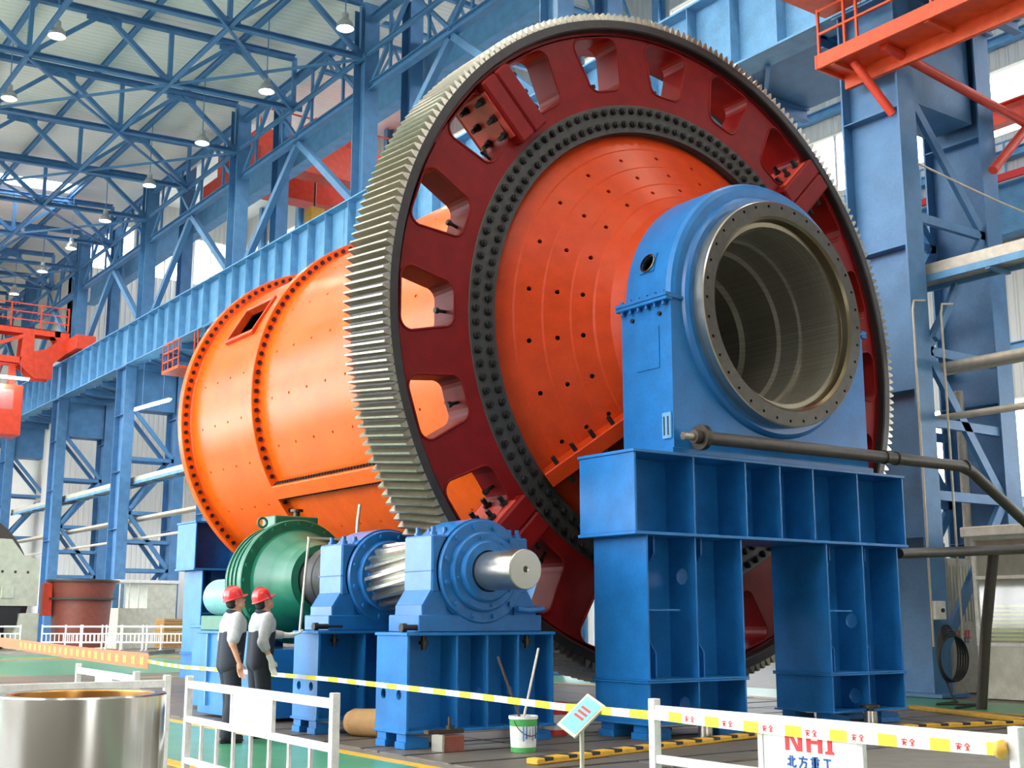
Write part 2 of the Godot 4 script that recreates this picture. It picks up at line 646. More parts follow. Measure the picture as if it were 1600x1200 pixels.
# ------------------------------------------------------------------ steel frame of the hall
func build_frame():
	for k in 7:
		column(-14.85 - 11.55 * k, k)
	# crane runway girder along the row of columns, one length for each bay
	var stiff := S()
	for sx in [-1.0, 1.0]:
		bx(stiff, 19.87 + sx * .01, 19.87 + sx * .33, 13.9, 15.9, -.012, .012)
	var stm := mesh(stiff, M.girder)
	var names := ["over the mill's feed end beside the near column", "behind the ring gear", "behind the orange mill shell", "above the far shell flange", "above the green gearbox and far pedestal", "above the brown vat", "where the red crane stands", "at the far end of the hall"]
	for k in 8:
		var z0 := -3.3 - 11.55 * k
		var g := thing("crane_runway_girder", "light blue riveted-stiffener runway girder length " + names[k], "girder", Vector3(0, 0, z0), "runway girder lengths")
		var s := S()
		ibeam(s, Vector3(19.87, 14.9, -.01), Vector3(19.87, 14.9, -11.54), .7, 2.1, .05, .03)
		part(g, "beam", s, M.girder)
		s = S()
		bx(s, 19.8, 19.94, 15.95, 16.08, -11.54, -.01)
		part(g, "rail", s, M.steeldark)
		s = S()
		bx(s, 20.24, 22.9, 13.9, 13.94, -11.54, -.01)
		part(g, "walkway_plate", s, M.steelblue)
		for i in 4:
			s = S()
			ibeam(s, Vector3(20.0, 13.72, -1.5 - 2.88 * i), Vector3(22.9, 13.72, -1.5 - 2.88 * i), .2, .3, .02, .015)
			part(g, "cross_beam", s, M.steelblue)
			s = S()
			bar(s, Vector3(20.1, 13.8, -.2 - 2.88 * i), Vector3(22.8, 13.8, -2.9 - 2.88 * i), .1, .1)
			part(g, "plan_brace", s, M.steelblue)
		for i in 8:
			put(g, "stiffener", stm, Transform3D(Basis(), Vector3(0, 0, -.9 - 1.4 * i)))
	# roof trusses
	var tm := truss_meshes()
	for k in range(1, 14):
		var z := -14.85 - 5.775 * k
		var t := thing("roof_truss", "blue steel roof truss spanning the hall under the pale sheeting", "truss", Vector3(0, 0, z), "roof trusses")
		for d in tm:
			put(t, d[0], d[1])
	# ties and purlins along the hall
	var nodes := [20.4, 15.2, 10.0, 4.8, -.4, -5.6]
	for x in nodes:
		var s := S()
		ibeam(s, Vector3(x, roof_y(x) - 2.75, -20), Vector3(x, roof_y(x) - 2.75, -90), .14, .16, .02, .015)
		single("roof_tie", "thin blue tie running along the hall below the trusses", "tie", s, M.steelblue, "ties along the roof")
	for x in [18.1, 14.2, 10.3, 6.4, 2.5, -1.4, -5.3]:
		var s := S()
		ibeam(s, Vector3(x, roof_y(x) - .22, -8), Vector3(x, roof_y(x) - .22, -97), .16, .24, .02, .015)
		single("roof_purlin", "blue roof purlin running along the hall just under the sheeting", "purlin", s, M.steelblue, "roof purlins")
	# diagonal wind bracing in the plane of the bottom chords
	for k in range(2, 13, 1):
		var z := -14.85 - 5.775 * k
		var s := S()
		var x0: float = nodes[k % 2]
		var x1: float = nodes[k % 2 + 1]
		bar(s, Vector3(x0, roof_y(x0) - 2.78, z), Vector3(x1, roof_y(x1) - 2.78, z - 5.775), .09, .09)
		bar(s, Vector3(x1, roof_y(x1) - 2.86, z), Vector3(x0, roof_y(x0) - 2.86, z - 5.775), .09, .09)
		single("wind_brace", "crossed thin blue wind bracing between two roof trusses", "brace", s, M.steelblue, "roof wind bracing")
	# trusses and V-shaped knee braces in the row of upper columns
	var mids := ["", "", "beside the gear's top", "above the mill shell", "above the far shell flange", "above the vat"]
	for k in range(1, 7):
		var za := -14.85 - 11.55 * k
		var zb := za - 11.55
		var zm := (za + zb) * .5
		var t := thing("bracket_truss", "blue lattice truss with V-shaped knee braces between two upper columns", "truss", Vector3(20.6, 0, zm), "bracket trusses along the column row")
		var s := S()
		ibeam(s, Vector3(0, 20.6, 5.3), Vector3(0, 20.6, -5.3), .28, .3, .03, .02)
		part(t, "bottom_chord", s, M.steelblue)
		s = S()
		ibeam(s, Vector3(0, 23.3, 5.3), Vector3(0, 23.3, -5.3), .28, .3, .03, .02)
		part(t, "top_chord", s, M.steelblue)
		for i in 4:
			var a := 5.3 - 2.65 * i
			s = S()
			if i % 2 == 0:
				bar(s, Vector3(0, 20.7, a), Vector3(0, 23.2, a - 2.65), .14, .14)
			else:
				bar(s, Vector3(0, 23.2, a), Vector3(0, 20.7, a - 2.65), .14, .14)
			part(t, "diagonal", s, M.steelblue)
			s = S()
			bar(s, Vector3(0, 20.7, a - 1.325), Vector3(0, 23.2, a - 1.325), .1, .1, Vector3.RIGHT)
			part(t, "post", s, M.steelblue)
		for sg in [-1.0, 1.0]:
			s = S()
			bar(s, Vector3(.1, 20.5, 0), Vector3(.1, 16.3, sg * 5.2), .26, .26)
			part(t, "knee_brace", s, M.steelblue)
	# lamps
	var zs := [3.0, -3.4, -9.7, -16.0, -22.3, -28.6, -34.9, -41.2, -47.6, -54.0, -60.4, -66.2, -71.8, -78.0]
	for x: float in [18.1, 10.3, 2.5, -5.3]:
		var lamp_mesh := lamp_meshes(x)
		for z in zs:
			var l := thing("high_bay_lamp", "lit high-bay lamp hanging on a rod below the roof trusses", "lamp", Vector3(x, 21.2, z), "high-bay lamps")
			for d in lamp_mesh:
				put(l, d[0], d[1])
			var sp := SpotLight3D.new()
			sp.name = "lamp_beam"
			sp.light_color = Color(1.0, .95, .84)
			sp.light_energy = 15.0
			sp.spot_angle = 78.0
			sp.spot_angle_attenuation = .6
			sp.spot_range = 120.0
			sp.spot_attenuation = 2.0
			sp.light_size = .16
			sp.shadow_enabled = true
			sp.rotation.x = -PI * .5
			sp.position = Vector3(0, -.2, 0)
			l.add_child(sp)

func lamp_meshes(x: float) -> Array:
	var up := Transform3D(Basis(Vector3(1, 0, 0), -PI * .5), Vector3.ZERO)
	var s := S()
	lathe(s, [Vector2(.05, .5), Vector2(.11, .46), Vector2(.12, .28), Vector2(.16, .22), Vector2(.26, .1), Vector2(.31, -.1), Vector2(.3, -.1), Vector2(.25, .09), Vector2(.12, .2)], 16, up)
	var a := mesh(s, M.lamp_shade)
	s = S()
	lathe(s, [Vector2(0, -.12), Vector2(.1, -.1), Vector2(.16, -.03), Vector2(.17, .05), Vector2(.1, .15), Vector2(0, .17)], 14, up, 0, TAU, true)
	var b := mesh(s, M.lamp_glow)
	s = S()
	cyl(s, Vector3(0, .5, 0), Vector3(0, roof_y(x) - .34 - 21.2, 0), .02, 6)
	var c := mesh(s, M.steelblue)
	return [["shade", a], ["bulb", b], ["rod", c]]

func truss_meshes() -> Array:
	var out := []
	var yb := func(x): return roof_y(x) - 2.7
	var yt := func(x): return roof_y(x) - .5
	var s := S()
	ibeam(s, Vector3(20.4, yb.call(20.4), 0), Vector3(-10.9, yb.call(-10.9), 0), .24, .18, .03, .02)
	out.append(["bottom_chord", mesh(s, M.steelblue)])
	s = S()
	ibeam(s, Vector3(20.4, yt.call(20.4), 0), Vector3(-10.9, yt.call(-10.9), 0), .26, .24, .03, .02)
	out.append(["top_chord", mesh(s, M.steelblue)])
	for i in 6:
		var x: float = 20.4 - 5.2 * i
		s = S()
		bar(s, Vector3(x, yb.call(x), 0), Vector3(x, yt.call(x), 0), .16, .16, Vector3.RIGHT)
		out.append(["post", mesh(s, M.steelblue)])
		s = S()
		bar(s, Vector3(x, yb.call(x), 0), Vector3(x - 2.6, yt.call(x - 2.6), 0), .18, .18)
		out.append(["diagonal", mesh(s, M.steelblue)])
		if x - 5.2 > -10.5:
			s = S()
			bar(s, Vector3(x - 5.2, yb.call(x - 5.2), 0), Vector3(x - 2.6, yt.call(x - 2.6), 0), .15, .15)
			out.append(["diagonal", mesh(s, M.steelblue)])
		s = S()
		box(s, Vector3(x - 2.6, yt.call(x - 2.6) - .12, 0), Vector3(1.3, .5, .05))
		out.append(["gusset", mesh(s, M.steelblue)])
		s = S()
		box(s, Vector3(x, yb.call(x) + .12, 0), Vector3(.8, .36, .05))
		out.append(["gusset", mesh(s, M.steelblue)])
	return out

func column(zc: float, k: int):
	var where := ["beside the white control booth", "rising behind the top of the ring gear", "just behind the shining gear teeth", "behind the orange mill shell", "behind the vat and far booth", "behind the brown vat", "at the end of the hall"]
	var t := thing("hall_column", "blue two-legged laced steel hall column " + where[k], "column", Vector3(0, 0, zc), "crane columns")
	for lx in [19.87, 22.58]:
		var s := S()
		# H section: web faces across the hall, flanges face along it
		bx(s, lx - .012, lx + .012, 0, 13.85, -.66, .66)
		bx(s, lx - .27, lx + .27, 0, 13.85, .66, .7)
		bx(s, lx - .27, lx + .27, 0, 13.85, -.7, -.66)
		part(t, "leg", s, M.steelblue)
		for yy in [2.9, 5.7, 8.55, 11.4]:
			s = S()
			bx(s, lx - .26, lx + .26, yy - .012, yy + .012, -.66, .66)
			part(t, "stiffener_plate", s, M.steelblue)
		s = S()
		bx(s, lx - .42, lx + .42, 0, .06, -.95, .95)
		part(t, "base_plate", s, M.steelblue)
	# head between the legs
	var h := S()
	bx(h, 20.14, 22.3, 11.7, 13.85, .5, .54)
	bx(h, 20.14, 22.3, 11.7, 13.85, -.54, -.5)
	bx(h, 20.14, 22.3, 11.7, 11.74, -.5, .5)
	bx(h, 19.55, 22.95, 13.8, 13.86, -.8, .8)
	part(t, "head", h, M.steelblue)
	# lacing
	for sz in [-.6, .6]:
		var ys := [.9, 3.7, 6.5, 9.2, 11.7]
		for i in 4:
			var s := S()
			var a: float = ys[i]
			var b: float = ys[i + 1]
			if i % 2 == 0:
				bar(s, Vector3(20.12, a, sz), Vector3(22.33, b, sz), .1, .2)
			else:
				bar(s, Vector3(22.33, a, sz), Vector3(20.12, b, sz), .1, .2)
			part(t, "lacing_bar", s, M.steelblue)
			s = S()
			bar(s, Vector3(20.12, b if i < 3 else 5.1, sz), Vector3(22.33, b if i < 3 else 5.1, sz), .1, .18)
			part(t, "lacing_bar", s, M.steelblue)
	# upper column that carries the roof
	var u := S()
	bx(u, 20.59, 20.61, 13.86, 23.9, -.4, .4)
	bx(u, 20.3, 20.9, 13.86, 23.9, .4, .43)
	bx(u, 20.3, 20.9, 13.86, 23.9, -.43, -.4)
	part(t, "upper_shaft", u, M.steelblue)
	u = S()
	bx(u, 22.3, 22.86, 13.86, 29.0, .3, .33)
	bx(u, 22.3, 22.86, 13.86, 29.0, -.33, -.3)
	bx(u, 22.57, 22.59, 13.86, 29.0, -.3, .3)
	part(t, "upper_shaft", u, M.steelblue)

# ------------------------------------------------------------------ the mill
func about(z := 0.0) -> Transform3D:
	return Transform3D(Basis(), Vector3(0, AY, z))

func spun(ang: float, z := 0.0) -> Transform3D:
	return Transform3D(Basis(Vector3(0, 0, 1), ang), Vector3(0, AY, z))

func build_mill():
	var mill := thing("grinding_mill", "huge orange grinding mill drum with a red spoked ring gear and open steel trunnion", "mill", Vector3(AX, 0, GZ))
	# shell: two drum sections
	var s := S()
	var rows := []
	for q in 9:
		rows.append(.5 + .68 * q)
	drilled(s, Vector2(3.28, -1.0), Vector2(3.28, -7.55), 24, deg_to_rad(3.4), rows, .026, .06)
	part(mill, "shell_section", s, M.orange)
	# the far section has a real manhole cut through shell and lining
	var ha := deg_to_rad(149.0)
	var hw := deg_to_rad(6.62)
	s = S()
	drilled(s, Vector2(3.28, -7.7), Vector2(3.28, -10.8), 24, deg_to_rad(6.5), [.6, 1.22, 1.84, 2.46], .026, .06, 9, .75, 1.95)
	var far := part(mill, "shell_section", s, M.orange)
	# bolted shell flanges
	for f in [[-7.45, .24, 3.45, "middle"], [-10.75, .2, 3.49, "far"]]:
		var z: float = f[0]
		var t: float = f[1]
		var r: float = f[2]
		s = S()
		lathe(s, [Vector2(3.27, z + .03), Vector2(3.31, z), Vector2(r - .012, z), Vector2(r, z - .012), Vector2(r, z - t + .012), Vector2(r - .012, z - t), Vector2(3.27, z - t)], 144, about())
		var fl := part(mill, "shell_flange", s, M.orange)
		s = S()
		for k in 120:
			var a := TAU * k / 120.0
			var c: Vector3 = Vector3(cos(a) * (r - .09), AY + sin(a) * (r - .09), z)
			cyl(s, c, c + Vector3(0, 0, .035), .043, 6)
		stuff(part(fl, "flange_bolts", s, M.bolt))
	# lengthwise joint of the near drum section
	var ja := deg_to_rad(-148.0)
	s = S()
	box(s, Vector3(0, AY, -4.3) + Vector3(cos(ja), sin(ja), 0) * 3.36, Vector3(.2, .26, 6.3), Basis(Vector3(0, 0, 1), ja), .012)
	var jt := part(mill, "joint_flange", s, M.orange)
	s = S()
	for i in 60:
		for sg in [-1.0, 1.0]:
			var c: Vector3 = Vector3(0, AY, -1.3 - .102 * i) + Vector3(cos(ja), sin(ja), 0) * 3.36 + Vector3(-sin(ja), cos(ja), 0) * sg * .13
			cyl(s, c, c + Vector3(-sin(ja), cos(ja), 0) * sg * .05, .03, 6)
	stuff(part(jt, "joint_bolts", s, M.bolt))
	# manhole in the far section
	var hb := Basis(Vector3(0, 0, 1), ha)
	var hc := Vector3(0, AY, -9.05) + Vector3(cos(ha), sin(ha), 0) * 3.25
	s = S()
	for sg in [-1.0, 1.0]:
		box(s, hc + hb * Vector3(0, sg * .42, 0), Vector3(.16, .08, 1.3), hb, .01)
		box(s, hc + hb * Vector3(0, 0, sg * .62), Vector3(.16, .8, .06), hb, .01)
	part(far, "manhole_frame", s, M.dome)
	# far head
	s = S()
	lathe(s, [Vector2(3.3, -10.9), Vector2(2.6, -11.3), Vector2(1.6, -11.9), Vector2(1.5, -13.2), Vector2(1.2, -13.2), Vector2(1.2, -11.9)], 72, about())
	part(mill, "far_head", s, M.dome)
	# near head: stepped cone
	s = S()
	var hp := [Vector2(3.26, -.42), Vector2(3.24, -.28), Vector2(3.05, -.16), Vector2(2.95, -.1), Vector2(2.93, -.075), Vector2(2.62, .11), Vector2(2.6, .135), Vector2(2.3, .32), Vector2(2.28, .345), Vector2(2.05, .51), Vector2(2.03, .54), Vector2(1.88, .68), Vector2(1.78, .84), Vector2(1.74, 1.0)]
	for q in hp.size() - 1:
		if q in [4, 6, 8]:
			var l: float = hp[q].distance_to(hp[q + 1])
			drilled(s, hp[q], hp[q + 1], 24, TAU / 48.0, [l * .5], .034, .07)
		else:
			lathe(s, [hp[q], hp[q + 1]], 144, about())
	part(mill, "head", s, M.dome)
	# radial joint of the head
	for deg in [-137.0, 43.0]:
		var a := deg_to_rad(deg)
		s = S()
		var p0 := Vector3(cos(a) * 3.2, AY + sin(a) * 3.2, -.14)
		var p1 := Vector3(cos(a) * 1.85, AY + sin(a) * 1.85, .74)
		bar(s, p0, p1, .22, .26, Vector3(0, 0, 1), .01)
		var j := part(mill, "head_joint", s, M.dome)
		for i in 5:
			var c := p0.lerp(p1, .12 + .19 * i) + Vector3(-sin(a), cos(a), 0) * -.11
			s = S()
			cyl(s, c + Vector3(0, 0, .06), c + Vector3(0, 0, .06) + Vector3(-sin(a), cos(a), 0) * -.12, .032, 8)
			part(j, "bolt", s, M.bolt)
			c = p0.lerp(p1, .12 + .19 * i) + Vector3(0, 0, .13)
			s = S()
			cyl(s, c + Vector3(-sin(a), cos(a), 0) * .11, c + Vector3(-sin(a), cos(a), 0) * .21, .032, 8)
			part(j, "bolt", s, M.bolt)
	# dark bolting flange between gear and head
	s = S()
	lathe(s, [Vector2(3.2, -.3), Vector2(3.22, -.12), Vector2(3.63, -.12), Vector2(3.65, -.14), Vector2(3.65, -.95), Vector2(3.28, -.95)], 144, about())
	var bf := part(mill, "bolting_flange", s, M.flange)
	s = S()
	cyl(s, Vector3(0, 0, -.12), Vector3(0, 0, -.07), .056, 8, .052, .008)
	cyl(s, Vector3(0, 0, -.07), Vector3(0, 0, -.05), .032, 8)
	var bm := mesh(s, M.bolt)
	for k in 120:
		for rr in [3.54, 3.34]:
			var a := TAU * (k + (0.0 if rr > 3.5 else .12)) / 120.0
			put(bf, "bolt", bm, Transform3D(Basis(), Vector3(cos(a) * rr, AY + sin(a) * rr, 0)))
	# ring gear: toothed rim, red spoked web, splices
	s = S()
	lathe(s, [Vector2(4.76, -.14), Vector2(4.77, -.02), Vector2(4.79, .0), Vector2(4.9, .0), Vector2(4.915, -.015), Vector2(4.915, -1.025), Vector2(4.9, -1.04), Vector2(4.76, -1.04), Vector2(4.76, -.14)], 240, about())
	var gear := part(mill, "ring_gear", s, M.rim)
	s = tooth(4.905, 5.012, .1, .026, 1.04, -.023)
	var tm := mesh(s, M.gearsteel)
	for k in 264:
		put(gear, "tooth", tm, spun(TAU * k / 264.0))
	s = S()
	for k in 20:
		web_sector(s, deg_to_rad(18.0 * k))
	part(gear, "spoked_web", s, M.red)
	s = S()
	lathe(s, [Vector2(4.72, -.13), Vector2(4.7, -.13), Vector2(4.69, -.9), Vector2(4.72, -.9)], 144, about())
	part(gear, "web_lip", s, M.red)
	s = S()
	cyl(s, Vector3(3.83, 0, -.34), Vector3(3.98, 0, -.34), .024, 8)
	cyl(s, Vector3(3.98, 0, -.34), Vector3(4.03, 0, -.34), .042, 8)
	var sm := mesh(s, M.bolt)
	for k in 20:
		put(gear, "stud", sm, spun(deg_to_rad(18.0 * k + .8)))
	for deg in [45.0, 135.0, 225.0, 315.0]:
		for sg in [-1.0, 1.0]:
			s = S()
			box(s, Vector3(4.22, sg * .15, -.42), Vector3(1.0, .295, .92), Basis(), .03)
			var blk := part(gear, "splice_flange", s, M.red, spun(deg_to_rad(deg)))
			s = S()
			bx(s, 3.86, 4.6, sg * .285, sg * .32, -.78, -.02, .01)
			part(blk, "splice_plate", s, M.redlt)
			for rr in [3.95, 4.22, 4.5]:
				for zz in [-.16, -.55]:
					s = S()
					cyl(s, Vector3(rr, sg * .32, zz), Vector3(rr, sg * .37, zz), .06, 6)
					cyl(s, Vector3(rr, sg * .37, zz), Vector3(rr, sg * .46, zz), .036, 8)
					part(blk, "splice_bolt", s, M.bolt)
	# trunnion: bored journal with bolted end flange
	s = S()
	lathe(s, [Vector2(1.72, .9), Vector2(1.45, 1.0), Vector2(1.45, 1.88), Vector2(1.53, 1.9), Vector2(1.545, 1.915), Vector2(1.545, 2.085), Vector2(1.53, 2.1)], 96, about())
	part(mill, "trunnion_journal", s, M.steel)
	s = S()
	for k in 36:
		flange_sector(s, TAU * k / 36.0, deg_to_rad(5.0), 1.34, 1.53, 1.47, .021)
	part(mill, "trunnion_flange", s, M.steeldark)
	s = S()
	lathe(s, [Vector2(1.34, 2.1), Vector2(1.3, 2.07), Vector2(1.28, 1.97), Vector2(1.22, 1.96)], 96, about())
	part(mill, "bore_lip", s, M.lip)
	s = S()
	lathe(s, [Vector2(1.22, 1.96), Vector2(1.22, 1.3), Vector2(1.17, 1.29), Vector2(1.17, .95), Vector2(1.1, .93), Vector2(1.1, .3), Vector2(1.0, .28), Vector2(1.0, -.5), Vector2(.9, -.52), Vector2(.9, -1.2)], 96, about())
	part(mill, "bore_liner", s, M.bore)
	s = S()
	lathe(s, [Vector2(.9, -1.2), Vector2(3.2, -1.25), Vector2(3.2, -8.45)], 64, about())
	lathe(s, [Vector2(3.2, -8.45), Vector2(3.2, -9.65)], 60, about(), ha + hw, ha - hw + TAU)
	lathe(s, [Vector2(3.2, -9.65), Vector2(3.2, -10.7), Vector2(0, -10.75)], 64, about())
	part(mill, "drum_lining", s, M.steeldark)

# one gear tooth at angle 0, tapering, turned by twist along its length
func tooth(r0: float, r1: float, w0: float, w1: float, length: float, twist: float) -> SurfaceTool:
	var s := S()
	var pr := []
	for e in 2:
		var a := twist * (e - .5)
		var z := -length * e
		var row := []
		for v in [Vector2(r0, -w0 * .5), Vector2(r0 * .45 + r1 * .55, -w0 * .3), Vector2(r1, -w1 * .5), Vector2(r1, w1 * .5), Vector2(r0 * .45 + r1 * .55, w0 * .3), Vector2(r0, w0 * .5)]:
			var t: Vector2 = v.rotated(a + 0.0)
			row.append(Vector3(t.x, t.y, z))
		pr.append(row)
	for i in 5:
		var A: Vector3 = pr[0][i]
		var B: Vector3 = pr[0][i + 1]
		var Cc: Vector3 = pr[1][i + 1]
		var D: Vector3 = pr[1][i]
		var n := (B - A).cross(D - A).normalized()
		if n.dot((A + B) * .5 - Vector3(r0 - .02, 0, A.z)) < 0.0:
			n = -n
		quad(s, A, B, Cc, D, n)
	for e in 2:
		var n := Vector3(0, 0, 1.0 - 2.0 * e)
		for i in range(1, 5):
			tri(s, pr[e][0], pr[e][i], pr[e][i + 1], n, n, n)
	return s

# an 18 degree piece of the gear's web with its rounded window
func web_sector(st: SurfaceTool, ang: float):
	var ro := 4.77
	var ri := 3.6
	var hw0 := .32   # half width of the window at its inner side
	var hw1 := .43
	var h0 := 3.86
	var h1 := 4.68
	var xf := Transform3D(Basis(Vector3(0, 0, 1), ang), Vector3(0, AY, 0))
	for sg in [-1.0, 1.0]:
		var p := PackedVector2Array()
		var n := 5
		for i in n + 1:
			var a: float = sg * deg_to_rad(9.0) * (1.0 - float(i) / n)
			p.append(Vector2(cos(a), sin(a)) * ri)
		# window side, corner radii .17
		var cr := .17
		p.append(Vector2(h0, 0))
		for i in 6:
			var a := PI + PI * .5 * i / 5.0
			p.append(Vector2(h0 + cr + cos(a) * cr, sg * (hw0 - cr - sin(a) * cr)))
		for i in 6:
			var a := -PI * .5 + PI * .5 * i / 5.0
			p.append(Vector2(h1 - cr + cos(a) * cr, sg * (hw1 - cr - sin(a) * cr)))
		p.append(Vector2(h1, 0))
		for i in n + 1:
			var a: float = sg * deg_to_rad(9.0) * float(i) / n
			p.append(Vector2(cos(a), sin(a)) * ro)
		extrude(st, p, -.62, -.13, xf)
	# rolled edge round the window
	var loop := []
	for sg in [1.0, -1.0]:
		var half := []
		var cr := .17
		for i in 6:
			var a := PI + PI * .5 * i / 5.0
			half.append(Vector3(h0 + cr + cos(a) * cr, sg * (hw0 - cr - sin(a) * cr), -.13))
		for i in 6:
			var a := -PI * .5 + PI * .5 * i / 5.0
			half.append(Vector3(h1 - cr + cos(a) * cr, sg * (hw1 - cr - sin(a) * cr), -.13))
		if sg < 0.0:
			half.reverse()
		loop.append_array(half)
	loop.append(loop[0])
	var pts := []
	for v in loop:
		pts.append(xf * v)
	tube(st, pts, .018, 5)

# a piece of the end flange with a bolt hole drilled through it
func flange_sector(st: SurfaceTool, ang: float, half: float, ri: float, ro: float, rh: float, hr: float):
	var xf := spun(ang)
	for sg in [-1.0, 1.0]:
		var p := PackedVector2Array()
		for i in 3:
			var a: float = sg * half * (1.0 - i / 2.0)
			p.append(Vector2(cos(a), sin(a)) * ri)
		for i in 7:
			var a: float = PI - PI * i / 6.0
			p.append(Vector2(rh + cos(a) * hr, sg * sin(a) * hr))
		for i in 3:
			var a: float = sg * half * (i / 2.0)
			p.append(Vector2(cos(a), sin(a)) * ro)
		extrude(st, p, 2.03, 2.1, xf)

# band of a surface of revolution (profile p to q) with n rows of round holes drilled through it; one gap may stay open as a manhole
func drilled(st: SurfaceTool, p: Vector2, q: Vector2, n: int, off: float, at: Array, rad: float, depth: float, gap := -1, g0 := 0.0, g1 := 0.0):
	var l := p.distance_to(q)
	var d := (q - p) / l
	var nn := Vector2(d.y, -d.x)
	if nn.x < 0.0:
		nn = -nn
	var half := rad * 1.9
	var dl := half / ((p.x + q.x) * .5)
	for k in n:
		var ac := off + TAU * k / n
		var nx := ac + TAU / n
		# plain strip up to the next row of holes
		var m := 5
		for i in m:
			var a := lerpf(ac + dl, nx - dl, float(i) / m)
			var b := lerpf(ac + dl, nx - dl, float(i + 1) / m)
			if k == gap:
				patch(st, p, d, nn, a, b, 0.0, g0)
				patch(st, p, d, nn, a, b, g1, l)
			else:
				patch(st, p, d, nn, a, b, 0.0, l)
		# strip with the holes
		var t := 0.0
		for h: float in at:
			patch(st, p, d, nn, ac - dl, ac + dl, t, h - half)
			for i in 8:
				var f0 := TAU * i / 8.0
				var f1 := TAU * (i + 1) / 8.0
				var s0 := maxf(absf(cos(f0)), absf(sin(f0)))
				var s1 := maxf(absf(cos(f1)), absf(sin(f1)))
				var k0 := dl / half
				var A := around(p, d, ac + cos(f0) * rad * k0, h + sin(f0) * rad)
				var B := around(p, d, ac + cos(f1) * rad * k0, h + sin(f1) * rad)
				var Cc := around(p, d, ac + cos(f1) / s1 * dl, h + sin(f1) / s1 * half)
				var D := around(p, d, ac + cos(f0) / s0 * dl, h + sin(f0) / s0 * half)
				var no := Vector3(cos(ac) * nn.x, sin(ac) * nn.x, nn.y)
				quad(st, A, B, Cc, D, no)
				var inward := around(p, d, ac, h) - (A + B) * .5
				quad(st, A, B, B - no * depth, A - no * depth, inward.normalized())
			t = h + half
		patch(st, p, d, nn, ac - dl, ac + dl, t, l)

func around(p: Vector2, d: Vector2, a: float, t: float) -> Vector3:
	var v := p + d * t
	return Vector3(cos(a) * v.x, AY + sin(a) * v.x, v.y)

func patch(st: SurfaceTool, p: Vector2, d: Vector2, nn: Vector2, a: float, b: float, t0: float, t1: float):
	var na := Vector3(cos(a) * nn.x, sin(a) * nn.x, nn.y)
	var nb := Vector3(cos(b) * nn.x, sin(b) * nn.x, nn.y)
	quadn(st, around(p, d, a, t0), around(p, d, b, t0), around(p, d, b, t1), around(p, d, a, t1), na, nb, nb, na)

# ------------------------------------------------------------------ bearing pedestals and housings
func build_pedestals():
	pedestal(-11.1, "blue welded pedestal of ribbed plates carrying the open trunnion bearing", true)
	pedestal(-25.0, "blue welded pedestal under the far end of the orange drum", false)
	housing(-11.15, true, "rounded blue bearing housing round the open steel trunnion")
	housing(-25.05, false, "blue bearing housing at the far end of the drum")
	# levelling shoes under the legs
	var spots := [[10.2, -11.35], [11.4, -11.35], [10.2, -11.95], [13.45, -11.35], [14.5, -11.35], [14.5, -11.95], [13.45, -11.95]]
	for p in spots:
		shoe(p[0], p[1], "blue wedge levelling shoe under the trunnion bearing pedestal")
	for p in [[10.2, -25.3], [11.4, -25.3], [13.45, -25.3], [14.5, -25.3]]:
		shoe(p[0], p[1], "blue wedge levelling shoe under the far pedestal")
	# jacks
	for p in [[10.75, -11.0, "small steel screw jack before the pedestal's hatch-side leg"], [13.75, -10.95, "bright steel jack under the booth-side pedestal leg"]]:
		var j := thing("screw_jack", p[2], "jack", Vector3(p[0], 0, p[1]))
		var s := S()
		cyl(s, Vector3(0, 0, 0), Vector3(0, .02, 0), .14, 16)
		cyl(s, Vector3(0, .02, 0), Vector3(0, .2, 0), .09, 16, .085)
		part(j, "body", s, M.steel)
		s = S()
		cyl(s, Vector3(0, .2, 0), Vector3(0, .24, 0), .05, 12)
		cyl(s, Vector3(0, .24, 0), Vector3(0, .28, 0), .13, 16)
		part(j, "screw_head", s, M.steeldark)

func shoe(x: float, z: float, label: String):
	var t := thing("levelling_shoe", label, "shoe", Vector3(x, 0, z), label + "s")
	var s := S()
	bx(s, -.2, .2, 0, .08, -.14, .14, .008)
	part(t, "lower_block", s, M.blue)
	s = S()
	extrude(s, PackedVector2Array([Vector2(-.17, .082), Vector2(.2, .082), Vector2(.2, .12), Vector2(-.17, .172)]), -.12, .12)
	part(t, "wedge", s, M.blue)
	s = S()
	cyl(s, Vector3(.2, .1, 0), Vector3(.32, .1, 0), .02, 8)
	part(t, "screw", s, M.steeldark)

func rib(parent: Node, x: float, y0: float, y1: float, z0: float, z1: float, hole: bool, hy := .5):
	var s := S()
	if hole:
		plate_with_hole(s, absf(z1 - z0), y1 - y0, Vector2(0, (hy - .5) * (y1 - y0)), .1, .025, Transform3D(Basis(Vector3(0, 1, 0), PI * .5), Vector3(x, (y0 + y1) * .5, (z0 + z1) * .5)))
	else:
		bx(s, x - .0125, x + .0125, y0, y1, z0, z1)
	part(parent, "rib", s, M.blue)

